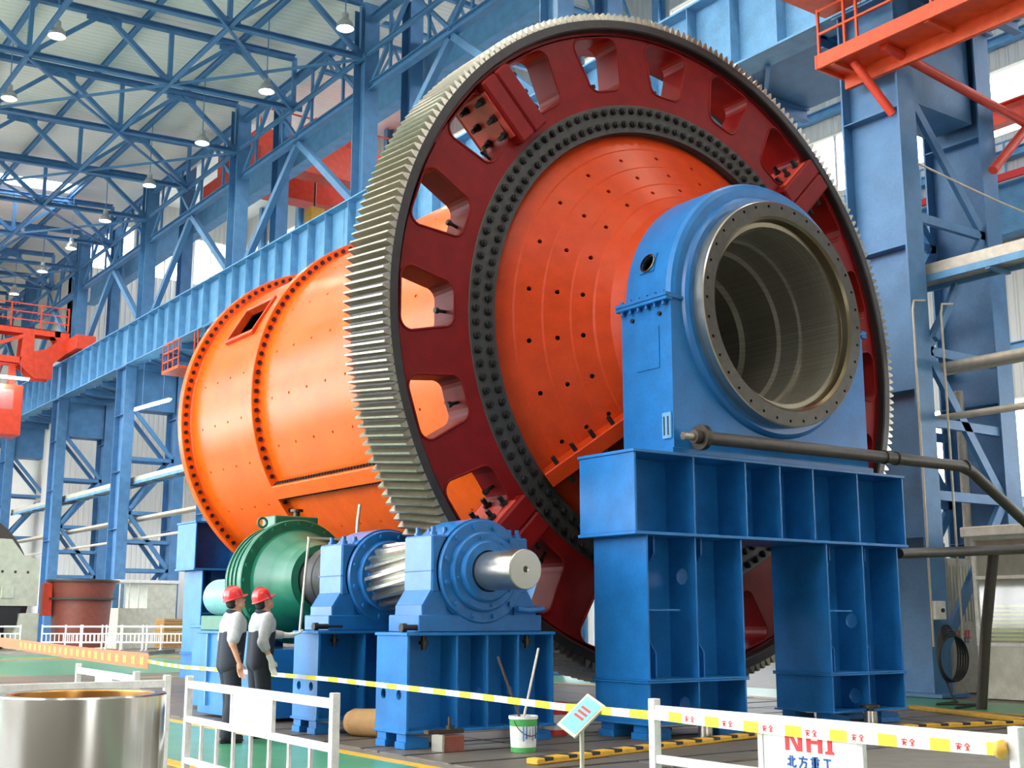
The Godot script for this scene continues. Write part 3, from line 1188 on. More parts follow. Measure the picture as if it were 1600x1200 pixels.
func pedestal(zf: float, label: String, both: bool):
	var t := thing("bearing_pedestal", label, "pedestal", Vector3(AX, 0, zf))
	var D := -1.05
	# cross box: plates, web and ribs
	var s := S()
	bx(s, -2.6, 2.58, 3.39, 3.43, D - .02, .02, .006)
	part(t, "top_plate", s, M.blue)
	s = S()
	bx(s, -2.6, 2.58, 2.4, 2.44, D - .02, .02, .006)
	part(t, "bottom_plate", s, M.blue)
	for x in [-2.565, 2.545]:
		s = S()
		bx(s, x - .015, x + .015, 2.44, 3.39, D, 0, .004)
		part(t, "end_plate", s, M.blue)
	s = S()
	bx(s, -2.55, 2.53, 2.44, 3.39, -.54, -.51)
	part(t, "web", s, M.blue)
	for x in [-1.59, -.67, -.02, .63, 1.55]:
		rib(t, x, 2.44, 3.39, -.51, -.005, false)
		rib(t, x, 2.44, 3.39, D + .005, -.54, false)
	# legs
	for lg in [[-2.37, -.77], [.87, 2.37]]:
		var x0: float = lg[0]
		var x1: float = lg[1]
		for lv in [[.7, 2.4], [.175, .655]]:
			var y0: float = lv[0]
			var y1: float = lv[1]
			for x in [x0, x1]:
				s = S()
				bx(s, x - .015, x + .015, y0, y1, D + .03, -.03, .004)
				part(t, "leg_plate", s, M.blue)
			s = S()
			bx(s, x0, x1, y0, y1, -.54, -.51)
			part(t, "leg_web", s, M.blue)
			rib(t, (x0 + x1) * .5, y0, y1, -.51, -.035, true, .72 if y0 > .5 and x0 < 0.0 else .4)
			rib(t, (x0 + x1) * .5, y0, y1, D + .035, -.54, false)
		s = S()
		bx(s, x0 - .05, x1 + .05, .655, .676, D + .01, -.01, .003)
		bx(s, x0 - .05, x1 + .05, .68, .7, D + .01, -.01, .003)
		part(t, "joint_plate", s, M.blue)
		s = S()
		bx(s, x0 - .05, x1 + .05, .175, .2, D + .01, -.01, .003)
		part(t, "foot_plate", s, M.blue)
		# small shelf and corner gussets in the left cell
		s = S()
		bx(s, x0 + .02, (x0 + x1) * .5 - .28, 1.5, 1.52, -.5, -.04)
		part(t, "shelf_plate", s, M.blue)
		for gx in [x0 + .28, (x0 + x1) * .5 + .28]:
			s = S()
			extrude(s, PackedVector2Array([Vector2(-.51, .7), Vector2(-.22, .7), Vector2(-.22, 1.0), Vector2(-.36, 1.17), Vector2(-.51, 1.17)]), -.01, .01, Transform3D(Basis(Vector3(0, 0, 1), Vector3(0, 1, 0), Vector3(-1, 0, 0)), Vector3(gx, 0, 0)))
			part(t, "gusset", s, M.blue)
			s = S()
			extrude(s, PackedVector2Array([Vector2(-.51, 2.4), Vector2(-.22, 2.4), Vector2(-.22, 2.2), Vector2(-.36, 2.03), Vector2(-.51, 2.03)]), -.01, .01, Transform3D(Basis(Vector3(0, 0, 1), Vector3(0, 1, 0), Vector3(-1, 0, 0)), Vector3(gx, 0, 0)))
			part(t, "gusset", s, M.blue)

func housing(zf: float, full: bool, label: String):
	var t := thing("bearing_housing", label, "bearing", Vector3(AX, 0, zf))
	var D := -.95
	var R := 1.87
	var ri := 1.6
	# lower body: box with a half-round seat
	var p := PackedVector2Array()
	p.append(Vector2(-R, 3.46))
	p.append(Vector2(R, 3.46))
	p.append(Vector2(R, AY))
	for k in 41:
		var a := -PI * k / 40.0
		p.append(Vector2(cos(a) * ri, AY + sin(a) * ri))
	p.append(Vector2(-R, AY))
	var s := S()
	extrude(s, p, D, 0)
	bx(s, -R - .06, R + .06, 3.43, 3.5, D - .04, .04, .006)
	part(t, "lower_body", s, M.blue)
	s = S()
	var cx := Transform3D(Basis(), Vector3(0, AY + .005, 0))
	var whole := [Vector2(ri, 0), Vector2(R - .09, 0), Vector2(R - .03, -.03), Vector2(R, -.09), Vector2(R, D + .09), Vector2(R - .09, D), Vector2(ri, D)]
	if full:
		var g0 := deg_to_rad(159.2)
		var g1 := deg_to_rad(166.8)
		lathe(s, whole, 56, cx, 0, g0)
		lathe(s, whole, 6, cx, g1, PI)
		lathe(s, [Vector2(ri, 0), Vector2(R - .09, 0), Vector2(R - .03, -.03), Vector2(R, -.09), Vector2(R, -.36)], 4, cx, g0, g1)
		lathe(s, [Vector2(R, -.6), Vector2(R, D + .09), Vector2(R - .09, D), Vector2(ri, D)], 4, cx, g0, g1)
	else:
		lathe(s, whole, 64, cx, 0, PI)
	part(t, "cap", s, M.blue)
	# joint flange with bolts
	for sg in [-1.0, 1.0]:
		s = S()
		bx(s, sg * (R - .02), sg * (R + .1), AY - .05, AY - .005, D - .02, .02, .006)
		bx(s, sg * (R - .02), sg * (R + .1), AY + .002, AY + .05, D - .02, .02, .006)
		var j := part(t, "joint_flange", s, M.blue)
		for i in 6:
			s = S()
			cyl(s, Vector3(sg * (R + .05), AY - .1, -.08 - .16 * i), Vector3(sg * (R + .05), AY + .09, -.08 - .16 * i), .025, 8)
			part(j, "bolt", s, M.blue)
	for sg in [-1.0, 1.0]:
		s = S()
		bx(s, sg * 1.66, sg * (R + .06), AY - .02, AY + .02, .0, .025, .004)
		part(t, "front_joint_strip", s, M.blue)
	# seal ring round the trunnion
	s = S()
	lathe(s, [Vector2(1.47, .0), Vector2(1.47, .07), Vector2(1.62, .07), Vector2(1.66, .04), Vector2(1.68, 0)], 96, about())
	part(t, "seal_ring", s, M.blue2)
	if not full:
		return
	# sight hole in the cap
	var a := deg_to_rad(163.0)
	var d := Vector3(cos(a), sin(a), 0)
	var c := Vector3(0, AY, -.48) + d * (R + .006)
	s = S()
	plate_with_hole(s, .27, .27, Vector2.ZERO, .118, .02, Transform3D(frame_to(d, Vector3(0, 0, 1)), c))
	var sh := part(t, "sight_hole_plate", s, M.blue)
	s = S()
	lathe(s, [Vector2(.135, .0), Vector2(.135, .03), Vector2(.118, .034), Vector2(.118, -.05)], 28, Transform3D(frame_to(d), c))
	part(sh, "sight_hole_rim", s, M.lip)
	# inspection cover and a pale plate with painted slots on the side wall
	s = S()
	bx(s, -R - .015, -R, 4.55, 5.1, -.66, -.22, .004)
	part(t, "inspection_cover", s, M.blue)
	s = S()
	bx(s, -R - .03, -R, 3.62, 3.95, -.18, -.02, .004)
	var pl := part(t, "slotted_glint_plate", s, M.girder)  # paler blue than the wall, painting in a bright reflection
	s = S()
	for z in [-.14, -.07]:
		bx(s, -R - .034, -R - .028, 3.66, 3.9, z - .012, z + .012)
	part(pl, "painted_slot", s, M.steeldark)  # solid dark bars, painting in the shade inside the slots
	for yz in [[5.25, -.2], [5.25, -.72]]:
		s = S()
		cyl(s, Vector3(-R, yz[0], yz[1]), Vector3(-R - .03, yz[0], yz[1]), .03, 8)
		part(t, "plug", s, M.bolt)
	# oil return pipe from the housing across the pedestal, then down to the floor
	var pp := thing("oil_pipe", "long rusty grey pipe leaving the trunnion bearing and bending down past the booth", "pipe", Vector3(0, 0, 0))
	s = S()
	tube(s, [Vector3(10.62, 3.62, -10.93), Vector3(12.5, 3.63, -10.93), Vector3(14.6, 3.64, -10.93), Vector3(16.1, 3.64, -10.93), Vector3(16.35, 3.58, -10.93), Vector3(17.5, 2.95, -10.9), Vector3(18.6, 2.3, -10.8)], .085, 12)
	part(pp, "pipe_run", s, M.pipe)
	s = S()
	cyl(s, Vector3(10.72, 3.62, -10.93), Vector3(10.8, 3.62, -10.93), .16, 20)
	part(pp, "end_flange", s, M.steeldark)
	s = S()
	cyl(s, Vector3(10.46, 3.62, -10.95), Vector3(10.64, 3.62, -10.93), .05, 12)
	part(pp, "nipple", s, M.steel)
	for x in [14.3, 14.55, 16.2]:
		s = S()
		cyl(s, Vector3(x, 3.64, -10.93), Vector3(x + .03, 3.64, -10.93), .1, 14)
		part(pp, "weld_collar", s, M.steeldark)
	var lp := thing("drain_pipe", "dark grey pipe on a leaning post beside the pedestal and booth", "pipe")
	s = S()
	tube(s, [Vector3(15.02, 2.33, -11.3), Vector3(16.4, 2.4, -11.3), Vector3(18.4, 2.5, -11.3), Vector3(19.2, 2.53, -11.3)], .075, 12)
	part(lp, "pipe_run", s, M.pipe)
	s = S()
	tube(s, [Vector3(17.5, 2.42, -11.4), Vector3(17.6, 1.2, -11.7), Vector3(17.73, 0, -11.96)], .085, 12)
	part(lp, "post", s, M.pipe)

# ------------------------------------------------------------------ pinion drive
func build_drive():
	drive_base(-12.0, "blue ribbed base under the pinion bearing with the bare shaft end")
	drive_base(-14.15, "blue ribbed base under the pinion bearing next to the coupling")
	pinion_bearing(-12.05, "blue pinion bearing housing with the bare steel shaft end", true)
	pinion_bearing(-14.23, "blue pinion bearing housing between pinion and black coupling", false)
	# pinion and shaft
	var t := thing("pinion_shaft", "bright steel pinion shaft with slanting teeth meshing under the ring gear", "pinion", Vector3(PX, PY, 0))
	var s := S()
	lathe(s, [Vector2(0, -11.27), Vector2(.03, -11.25), Vector2(.03, -11.18), Vector2(.036, -11.17), Vector2(.215, -11.17), Vector2(.225, -11.18), Vector2(.225, -12.4), Vector2(.28, -12.42), Vector2(.28, -12.9), Vector2(.35, -12.92), Vector2(.35, -14.08), Vector2(.26, -14.1), Vector2(.26, -15.2), Vector2(0, -15.2)], 48)
	part(t, "shaft", s, M.steel)
	var ts := tooth(.34, .435, .105, .04, 1.16, .34)
	var tm := mesh(ts, M.steel)
	for k in 19:
		put(t, "tooth", tm, Transform3D(Basis(Vector3(0, 0, 1), TAU * (k + .35) / 19.0), Vector3(0, 0, -12.92)))
	# coupling
	var c := thing("shaft_coupling", "black steel drum coupling between green gearbox and pinion bearing", "coupling", Vector3(PX, PY, 0))
	s = S()
	lathe(s, [Vector2(.26, -14.85), Vector2(.36, -14.86), Vector2(.4, -14.95), Vector2(.4, -15.2), Vector2(.46, -15.22), Vector2(.48, -15.25), Vector2(.48, -15.45), Vector2(.46, -15.47), Vector2(.48, -15.5), Vector2(.48, -15.72), Vector2(.4, -15.75), Vector2(.38, -16.1)], 40)
	part(c, "sleeve", s, M.rim)
	for k in 10:
		s = S()
		var a := TAU * k / 10.0
		cyl(s, Vector3(cos(a) * .44, sin(a) * .44, -15.21), Vector3(cos(a) * .44, sin(a) * .44, -15.18), .022, 6)
		part(c, "bolt", s, M.bolt)
	gearbox()

func drive_base(zf: float, label: String):
	var t := thing("drive_base", label, "base", Vector3(0, 0, zf))
	var x0 := 7.2
	var x1 := 9.24
	var D := -.68
	var s := S()
	bx(s, x0 - .02, x1 + .02, 1.22, 1.255, D - .02, .02, .005)
	part(t, "top_plate", s, M.blue)
	s = S()
	bx(s, x0 - .02, x1 + .02, .16, .19, D - .02, .02, .005)
	part(t, "bottom_plate", s, M.blue)
	# left end plate with two round holes
	s = S()
	for zz in [[D, -.34, -.5], [-.34, 0.0, -.16]]:
		plate_with_hole(s, absf(zz[1] - zz[0]), 1.03, Vector2(0, -.13), .055, .03, Transform3D(Basis(Vector3(0, 1, 0), PI * .5), Vector3(x0 + .015, .705, (zz[0] + zz[1]) * .5)))
	part(t, "end_plate", s, M.blue)
	s = S()
	bx(s, x1 - .03, x1, .19, 1.22, D, 0)
	part(t, "end_plate", s, M.blue)
	s = S()
	bx(s, x0 + .03, x1 - .03, .19, 1.22, -.36, -.33)
	part(t, "web", s, M.blue)
	for x in [7.86, 8.28, 8.72]:
		s = S()
		plate_with_hole(s, .325, 1.03, Vector2(0, -.13), .055, .025, Transform3D(Basis(Vector3(0, 1, 0), PI * .5), Vector3(x, .705, -.165)))
		part(t, "rib", s, M.blue)
	for x in [7.5, 8.95]:
		s = S()
		cyl(s, Vector3(x, 1.06, -.15), Vector3(x, 1.22, -.15), .03, 8)
		cyl(s, Vector3(x, 1.12, -.15), Vector3(x, 1.16, -.15), .055, 6)
		part(t, "hanging_bolt", s, M.steeldark)
	# adjusting screw lying on the end of the top plate
	s = S()
	cyl(s, Vector3(7.22, 1.31, -.08), Vector3(7.56, 1.31, -.08), .035, 10)
	cyl(s, Vector3(7.16, 1.31, -.08), Vector3(7.22, 1.31, -.08), .055, 6)
	part(t, "adjusting_screw", s, M.rubber)
	# levelling shoes and feet
	for p in [[7.35, -.12], [7.35, -.55], [9.05, -.12]]:
		var sh := thing("levelling_shoe", "small blue wedge shoe under a pinion drive base", "shoe", Vector3(p[0], 0, zf + p[1]), "wedge shoes under the pinion bases")
		s = S()
		bx(s, -.16, .16, 0, .075, -.11, .11, .006)
		part(sh, "lower_block", s, M.blue)
		s = S()
		extrude(s, PackedVector2Array([Vector2(-.14, .077), Vector2(.15, .077), Vector2(.15, .11), Vector2(-.14, .158)]), -.1, .1)
		part(sh, "wedge", s, M.blue)

func pinion_bearing(zf: float, label: String, front: bool):
	var t := thing("pinion_bearing", label, "bearing", Vector3(PX, 0, zf))
	var D := -.62
	var s := S()
	bx(s, -.86, .86, 1.258, 1.45, D - .03, .03, .01)
	part(t, "sole_plate", s, M.blue2)
	# body: square shoulders, waist brackets, round middle
	s = S()
	bx(s, -.68, .68, 1.7, 2.36, D, 0, .02)
	lathe(s, [Vector2(0, D), Vector2(.62, D), Vector2(.62, 0), Vector2(0, 0)], 48, Transform3D(Basis(), Vector3(0, PY, 0)))
	part(t, "body", s, M.blue2)
	s = S()
	bx(s, -.5, .5, 1.45, 1.75, D + .03, -.03)
	part(t, "waist", s, M.blue2)
	for sg in [-1.0, 1.0]:
		for z in [D + .04, -.04]:
			s = S()
			extrude(s, PackedVector2Array([Vector2(sg * .48, 1.45), Vector2(sg * .8, 1.45), Vector2(sg * .78, 1.55), Vector2(sg * .66, 1.72), Vector2(sg * .48, 1.72)]), z - .03, z + .03)
			part(t, "bracket", s, M.blue2)
		s = S()
		bx(s, sg * .74, sg * .8, 1.45, 1.56, D + .02, -.02)
		bar(s, Vector3(sg * .77, 1.55, D * .5), Vector3(sg * .66, 1.72, D * .5), .05, .58, Vector3(0, 0, 1))
		part(t, "end_wall", s, M.blue2)
	# parting line flange strips
	s = S()
	bx(s, -.69, .69, PY - .006, PY + .006, D - .004, .004)
	part(t, "parting_line", s, M.print_blue)
	# stepped round cover with bolts
	s = S()
	lathe(s, [Vector2(.6, 0), Vector2(.6, .03), Vector2(.585, .05), Vector2(.47, .05), Vector2(.46, .09), Vector2(.44, .11), Vector2(.36, .11), Vector2(.35, .15), Vector2(.33, .17), Vector2(.24, .17), Vector2(.24, .05)], 64, Transform3D(Basis(), Vector3(0, PY, 0)))
	var cv := part(t, "cover", s, M.blue2)
	for k in 12:
		var a := TAU * (k + .5) / 12.0
		s = S()
		cyl(s, Vector3(cos(a) * .53, PY + sin(a) * .53, .05), Vector3(cos(a) * .53, PY + sin(a) * .53, .085), .03, 6)
		part(cv, "bolt", s, M.blue2)
	for k in 8:
		var a := TAU * (k + .25) / 8.0
		s = S()
		cyl(s, Vector3(cos(a) * .4, PY + sin(a) * .4, .11), Vector3(cos(a) * .4, PY + sin(a) * .4, .13), .018, 6)
		part(cv, "cover_screw", s, M.blue2)
	# joint bolts on the shoulders
	for x in [-.58, -.42, .5, .62]:
		for z in [-.14, -.48]:
			s = S()
			cyl(s, Vector3(x, 2.36, z), Vector3(x, 2.4, z), .045, 6)
			cyl(s, Vector3(x, 2.4, z), Vector3(x, 2.46, z), .028, 8)
			part(t, "joint_bolt", s, M.blue2)
	# lifting ring
	s = S()
	var pts := []
	for k in 13:
		var a := PI * k / 12.0
		pts.append(Vector3(-.25 + cos(a) * .06, 2.36 + sin(a) * .09, -.3))
	tube(s, pts, .016, 6)
	part(t, "lifting_ring", s, M.blue2)
	for x in [-.72, .72]:
		s = S()
		cyl(s, Vector3(x, 1.45, -.1), Vector3(x, 1.5, -.1), .045, 6)
		part(t, "sole_bolt", s, M.steeldark)
	if front:
		s = S()
		tube(s, [Vector3(.45, 1.52, .1), Vector3(.6, 1.5, .12), Vector3(.82, 1.52, .12)], .035, 8)
		part(t, "oil_stub", s, M.blue2)

func gearbox():
	var t := thing("gearbox", "large round green gearbox with a lifting ring behind the two workers", "gearbox", Vector3(PX, PY, -17.0))
	var s := S()
	lathe(s, [Vector2(.4, .95), Vector2(.5, .93), Vector2(.54, .8), Vector2(.6, .45), Vector2(.74, .2), Vector2(.76, .12)], 56)
	part(t, "nose", s, M.green)
	s = S()
	lathe(s, [Vector2(.76, .12), Vector2(.9, .12), Vector2(.91, .1), Vector2(.91, .0), Vector2(.9, -.02), Vector2(.82, -.02)], 64)
	var f := part(t, "flange_ring", s, M.green)
	for k in 24:
		var a := TAU * k / 24.0
		s = S()
		cyl(s, Vector3(cos(a) * .85, sin(a) * .85, .12), Vector3(cos(a) * .85, sin(a) * .85, .155), .028, 6)
		part(f, "bolt", s, M.green)
	s = S()
	lathe(s, [Vector2(.84, -.02), Vector2(.84, -.2), Vector2(.86, -.2), Vector2(.86, -.24), Vector2(.84, -.24), Vector2(.84, -.34), Vector2(.86, -.34), Vector2(.86, -.38), Vector2(.84, -.38), Vector2(.84, -.48), Vector2(.86, -.48), Vector2(.86, -.52), Vector2(.84, -.52), Vector2(.78, -.75), Vector2(.6, -1.0), Vector2(.5, -1.2), Vector2(0, -1.22)], 56)
	part(t, "casing", s, M.green)
	s = S()
	bx(s, -.3, .42, .78, .98, -.55, -.1, .015)
	part(t, "top_box", s, M.green)
	s = S()
	cyl(s, Vector3(.15, .98, -.3), Vector3(.15, 1.06, -.3), .05, 10)
	cyl(s, Vector3(.15, 1.06, -.3), Vector3(.15, 1.1, -.3), .1, 14)
	part(t, "breather", s, M.steeldark)
	s = S()
	var pts := []
	for k in 17:
		var a := TAU * k / 16.0
		pts.append(Vector3(-.5 + cos(a) * .07, .86 + sin(a) * .07, -.1))
	tube(s, pts, .02, 6)
	part(t, "lifting_ring", s, M.green)
	for sg in [-1.0, 1.0]:
		s = S()
		bx(s, sg * .35, sg * .95, -.72, -.5, -1.2, .05, .015)
		part(t, "foot", s, M.green)
	var b := thing("gearbox_stand", "dark blue plate stand under the green gearbox behind the workers", "base", Vector3(PX, 0, -17.0))
	s = S()
	bx(s, -1.0, 1.0, .05, .98, -1.05, .85)
	part(b, "body", s, M.blue)
	for sg in [-1.0, 1.0]:
		s = S()
		bx(s, sg * .78, sg * 1.0, .98, 1.19, -1.05, .85)
		part(b, "cheek", s, M.blue)
		s = S()
		bx(s, sg * .76, sg * 1.05, 1.19, 1.23, -1.1, .9, .006)
		part(b, "top_plate", s, M.blue)
	for z in [-.7, .2]:
		s = S()
		bx(s, -1.04, -1.0, .16, 1.19, z - .015, z + .015)
		part(b, "rib", s, M.girder)
	var m := thing("motor", "pale teal electric motor end behind the worker beside the gearbox", "motor", Vector3(PX - .1, PY - .2, -18.95))
	s = S()
	lathe(s, [Vector2(0, .5), Vector2(.18, .5), Vector2(.26, .47), Vector2(.29, .4), Vector2(.29, -.6), Vector2(0, -.62)], 40)
	part(m, "casing", s, M.teal)
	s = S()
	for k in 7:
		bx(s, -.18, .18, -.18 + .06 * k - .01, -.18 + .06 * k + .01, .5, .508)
	stuff(part(m, "painted_grille_slots", s, M.black))  # solid black bars, painting in the dark of the grille openings
	s = S()
	cyl(s, Vector3(0, .1, .45), Vector3(0.05, .2, .72), .1, 16)
	part(m, "shaft", s, M.steeldark)
	s = S()
	bx(s, -.3, .3, -.45, -.3, -.5, .4, .02)
	part(m, "foot", s, M.teal)
	var mb := thing("motor_stand", "blue plate stand under the teal motor behind the workers", "base", Vector3(PX - .05, 0, -18.95))
	s = S()
	bx(s, -.5, .5, 1.26, 1.3, -.7, .8, .006)
	part(mb, "top_plate", s, M.blue)
	s = S()
	bx(s, -.46, .46, .05, 1.26, -.66, .78)
	part(mb, "body", s, M.blue)
	s = S()
	bx(s, -.5, -.46, .05, 1.26, .0, .04)
	part(mb, "rib", s, M.girder)
	# steadying frame of bare rod by the coupling
	var fr := thing("rod_stand", "thin bare steel rod frame standing between gearbox and coupling", "stand", Vector3(PX, 0, 0))
	s = S()
	tube(s, [Vector3(-.62, 1.2, -15.5), Vector3(-.56, 2.05, -15.5), Vector3(-.52, 2.5, -15.5)], .02, 8)
	part(fr, "upright", s, M.tray)
	s = S()
	bar(s, Vector3(-.54, 2.5, -15.5), Vector3(.3, 2.5, -15.5), .03, .03)
	part(fr, "crossbar", s, M.tray)
	s = S()
	tube(s, [Vector3(.22, 2.5, -15.5), Vector3(.23, 2.75, -15.5), Vector3(.26, 3.0, -15.5)], .025, 8)
	part(fr, "upright", s, M.tray)

# ------------------------------------------------------------------ barriers and tape
# strokes of the characters that stand on the signs, on a unit square
func glyph(ch: String) -> Array:
	match ch:
		"北": return [[.38, .95, .38, .1], [.1, .65, .38, .65], [.06, .2, .38, .32], [.62, .95, .62, .12], [.62, .6, .92, .74], [.62, .1, .95, .1], [.95, .1, .95, .28]]
		"方": return [[.5, 1.0, .5, .82], [.05, .78, .95, .78], [.42, .78, .36, .4], [.36, .4, .08, .04], [.4, .52, .82, .52], [.82, .52, .74, .06], [.74, .06, .56, .1]]
		"重": return [[.2, .92, .8, .97], [.04, .8, .96, .8], [.2, .66, .8, .66], [.2, .36, .8, .36], [.2, .66, .2, .36], [.8, .66, .8, .36], [.2, .51, .8, .51], [.12, .2, .88, .2], [.02, .03, .98, .03], [.5, .97, .5, .03]]
		"工": return [[.12, .9, .88, .9], [.5, .9, .5, .08], [.04, .08, .96, .08]]
		"安": return [[.5, 1.0, .5, .86], [.08, .84, .92, .84], [.08, .84, .08, .68], [.92, .84, .92, .68], [.05, .48, .95, .48], [.45, .74, .28, .3], [.28, .3, .85, .02], [.7, .48, .15, .02]]
		"全": return [[.5, 1.0, .05, .6], [.5, 1.0, .95, .6], [.25, .56, .75, .56], [.28, .32, .72, .32], [.1, .05, .9, .05], [.5, .56, .5, .05]]
	return []

# flat lettering: u runs along the text, v up, n towards the reader
func write_strokes(st: SurfaceTool, text: String, at: Vector3, u: Vector3, v: Vector3, size: float, wgt: float, gap := 1.15):
	var n := u.cross(v).normalized()
	for i in text.length():
		for s in glyph(text[i]):
			var p: Vector3 = at + u * (size * (s[0] + gap * i)) + v * (size * s[1])
			var q: Vector3 = at + u * (size * (s[2] + gap * i)) + v * (size * s[3])
			bar(st, p, q, wgt, .002, n)

func letters(parent: Node, text: String, at: Vector3, basis: Basis, size: float, m: Material, called: String):
	var tm := TextMesh.new()
	var f := SystemFont.new()
	f.font_names = PackedStringArray(["Droid Sans"])
	f.font_weight = 700
	tm.font = f
	tm.text = text
	tm.font_size = 32
	tm.pixel_size = size / 23.0
	tm.depth = .003
	tm.horizontal_alignment = HORIZONTAL_ALIGNMENT_CENTER
	tm.material = m
	var o := MeshInstance3D.new()
	o.mesh = tm
	o.name = called
	parent.add_child(o, true)
	o.transform = Transform3D(basis * Basis.from_scale(Vector3(1.35, 1, 1)), at)

func barrier(p: Vector3, q: Vector3, label: String, bars: int, board: bool, words := false, m: Material = null, group := "", h := .9) -> Node3D:
	if m == null:
		m = M.white
	var t := thing("barrier", label, "barrier", p, group)
	var l := p.distance_to(q)
	var b := frame_to(q - p)          # local z runs along the barrier
	t.transform = Transform3D(b, p)
	var s := S()
	for z in [0.0, l]:
		s = S()
		box(s, Vector3(0, h * .5 + .03, z), Vector3(.055, h - .02 + .04, .055), Basis(), .004)
		part(t, "post", s, m)
		s = S()
		box(s, Vector3(0, .015, z), Vector3(.36, .03, .06), Basis(), .004)
		part(t, "foot", s, m)
	for y in [h - .03, h - .31, h - .64]:
		s = S()
		box(s, Vector3(0, y, l * .5), Vector3(.04, .05 if y < h - .1 else .062, l - .05), Basis(), .004)
		part(t, "rail", s, m)
	for i in bars:
		var z := l * (i + 1.0) / (bars + 1.0)
		s = S()
		box(s, Vector3(0, h - .475, z), Vector3(.022, .29, .03))
		part(t, "baluster", s, m)
	if board:
		var z0 := l * .36
		var z1 := l * .64
		for z in [z0, z1]:
			s = S()
			box(s, Vector3(0, h - .17, z), Vector3(.03, .23, .035))
			part(t, "board_post", s, m)
		s = S()
		box(s, Vector3(0, h - .17, (z0 + z1) * .5), Vector3(.014, .225, z1 - z0 - .035))
		var bd := part(t, "board", s, M.sign)
		if words:
			# read from the aisle side
			var sg := -1.0
			var uu := Vector3(0, 0, 1)
			if (b * Vector3(1, 0, 0)).x > 0.0:
				sg = -1.0
			else:
				sg = 1.0
				uu = Vector3(0, 0, 1)
			var face := Vector3(sg, 0, 0)
			var mid := Vector3(sg * .0085, h - .17, (z0 + z1) * .5)
			# letters run so that the reader facing the board sees them left to right
			uu = Vector3.UP.cross(face)
			letters(bd, "NHI", mid + Vector3(0, .045, 0), Basis(uu, Vector3.UP, face), .1, M.print_red, "red_letters")
			var ws := S()
			write_strokes(ws, "北方重工", mid + uu * -.155 + Vector3(0, -.09, 0), uu, Vector3.UP, .066, .011, 1.22)
			part(bd, "blue_characters", ws, M.print_blue)
	return t

func ribbon(st: SurfaceTool, pts: Array, h: float, thick := .002):
	for i in pts.size() - 1:
		var p: Vector3 = pts[i]
		var q: Vector3 = pts[i + 1]
		bar(st, p, q, thick, h)

func along(pts: Array, d: float) -> Vector3:
	for i in pts.size() - 1:
		var l: float = pts[i].distance_to(pts[i + 1])
		if d <= l:
			return pts[i].lerp(pts[i + 1], d / l)
		d -= l
	return pts[pts.size() - 1]

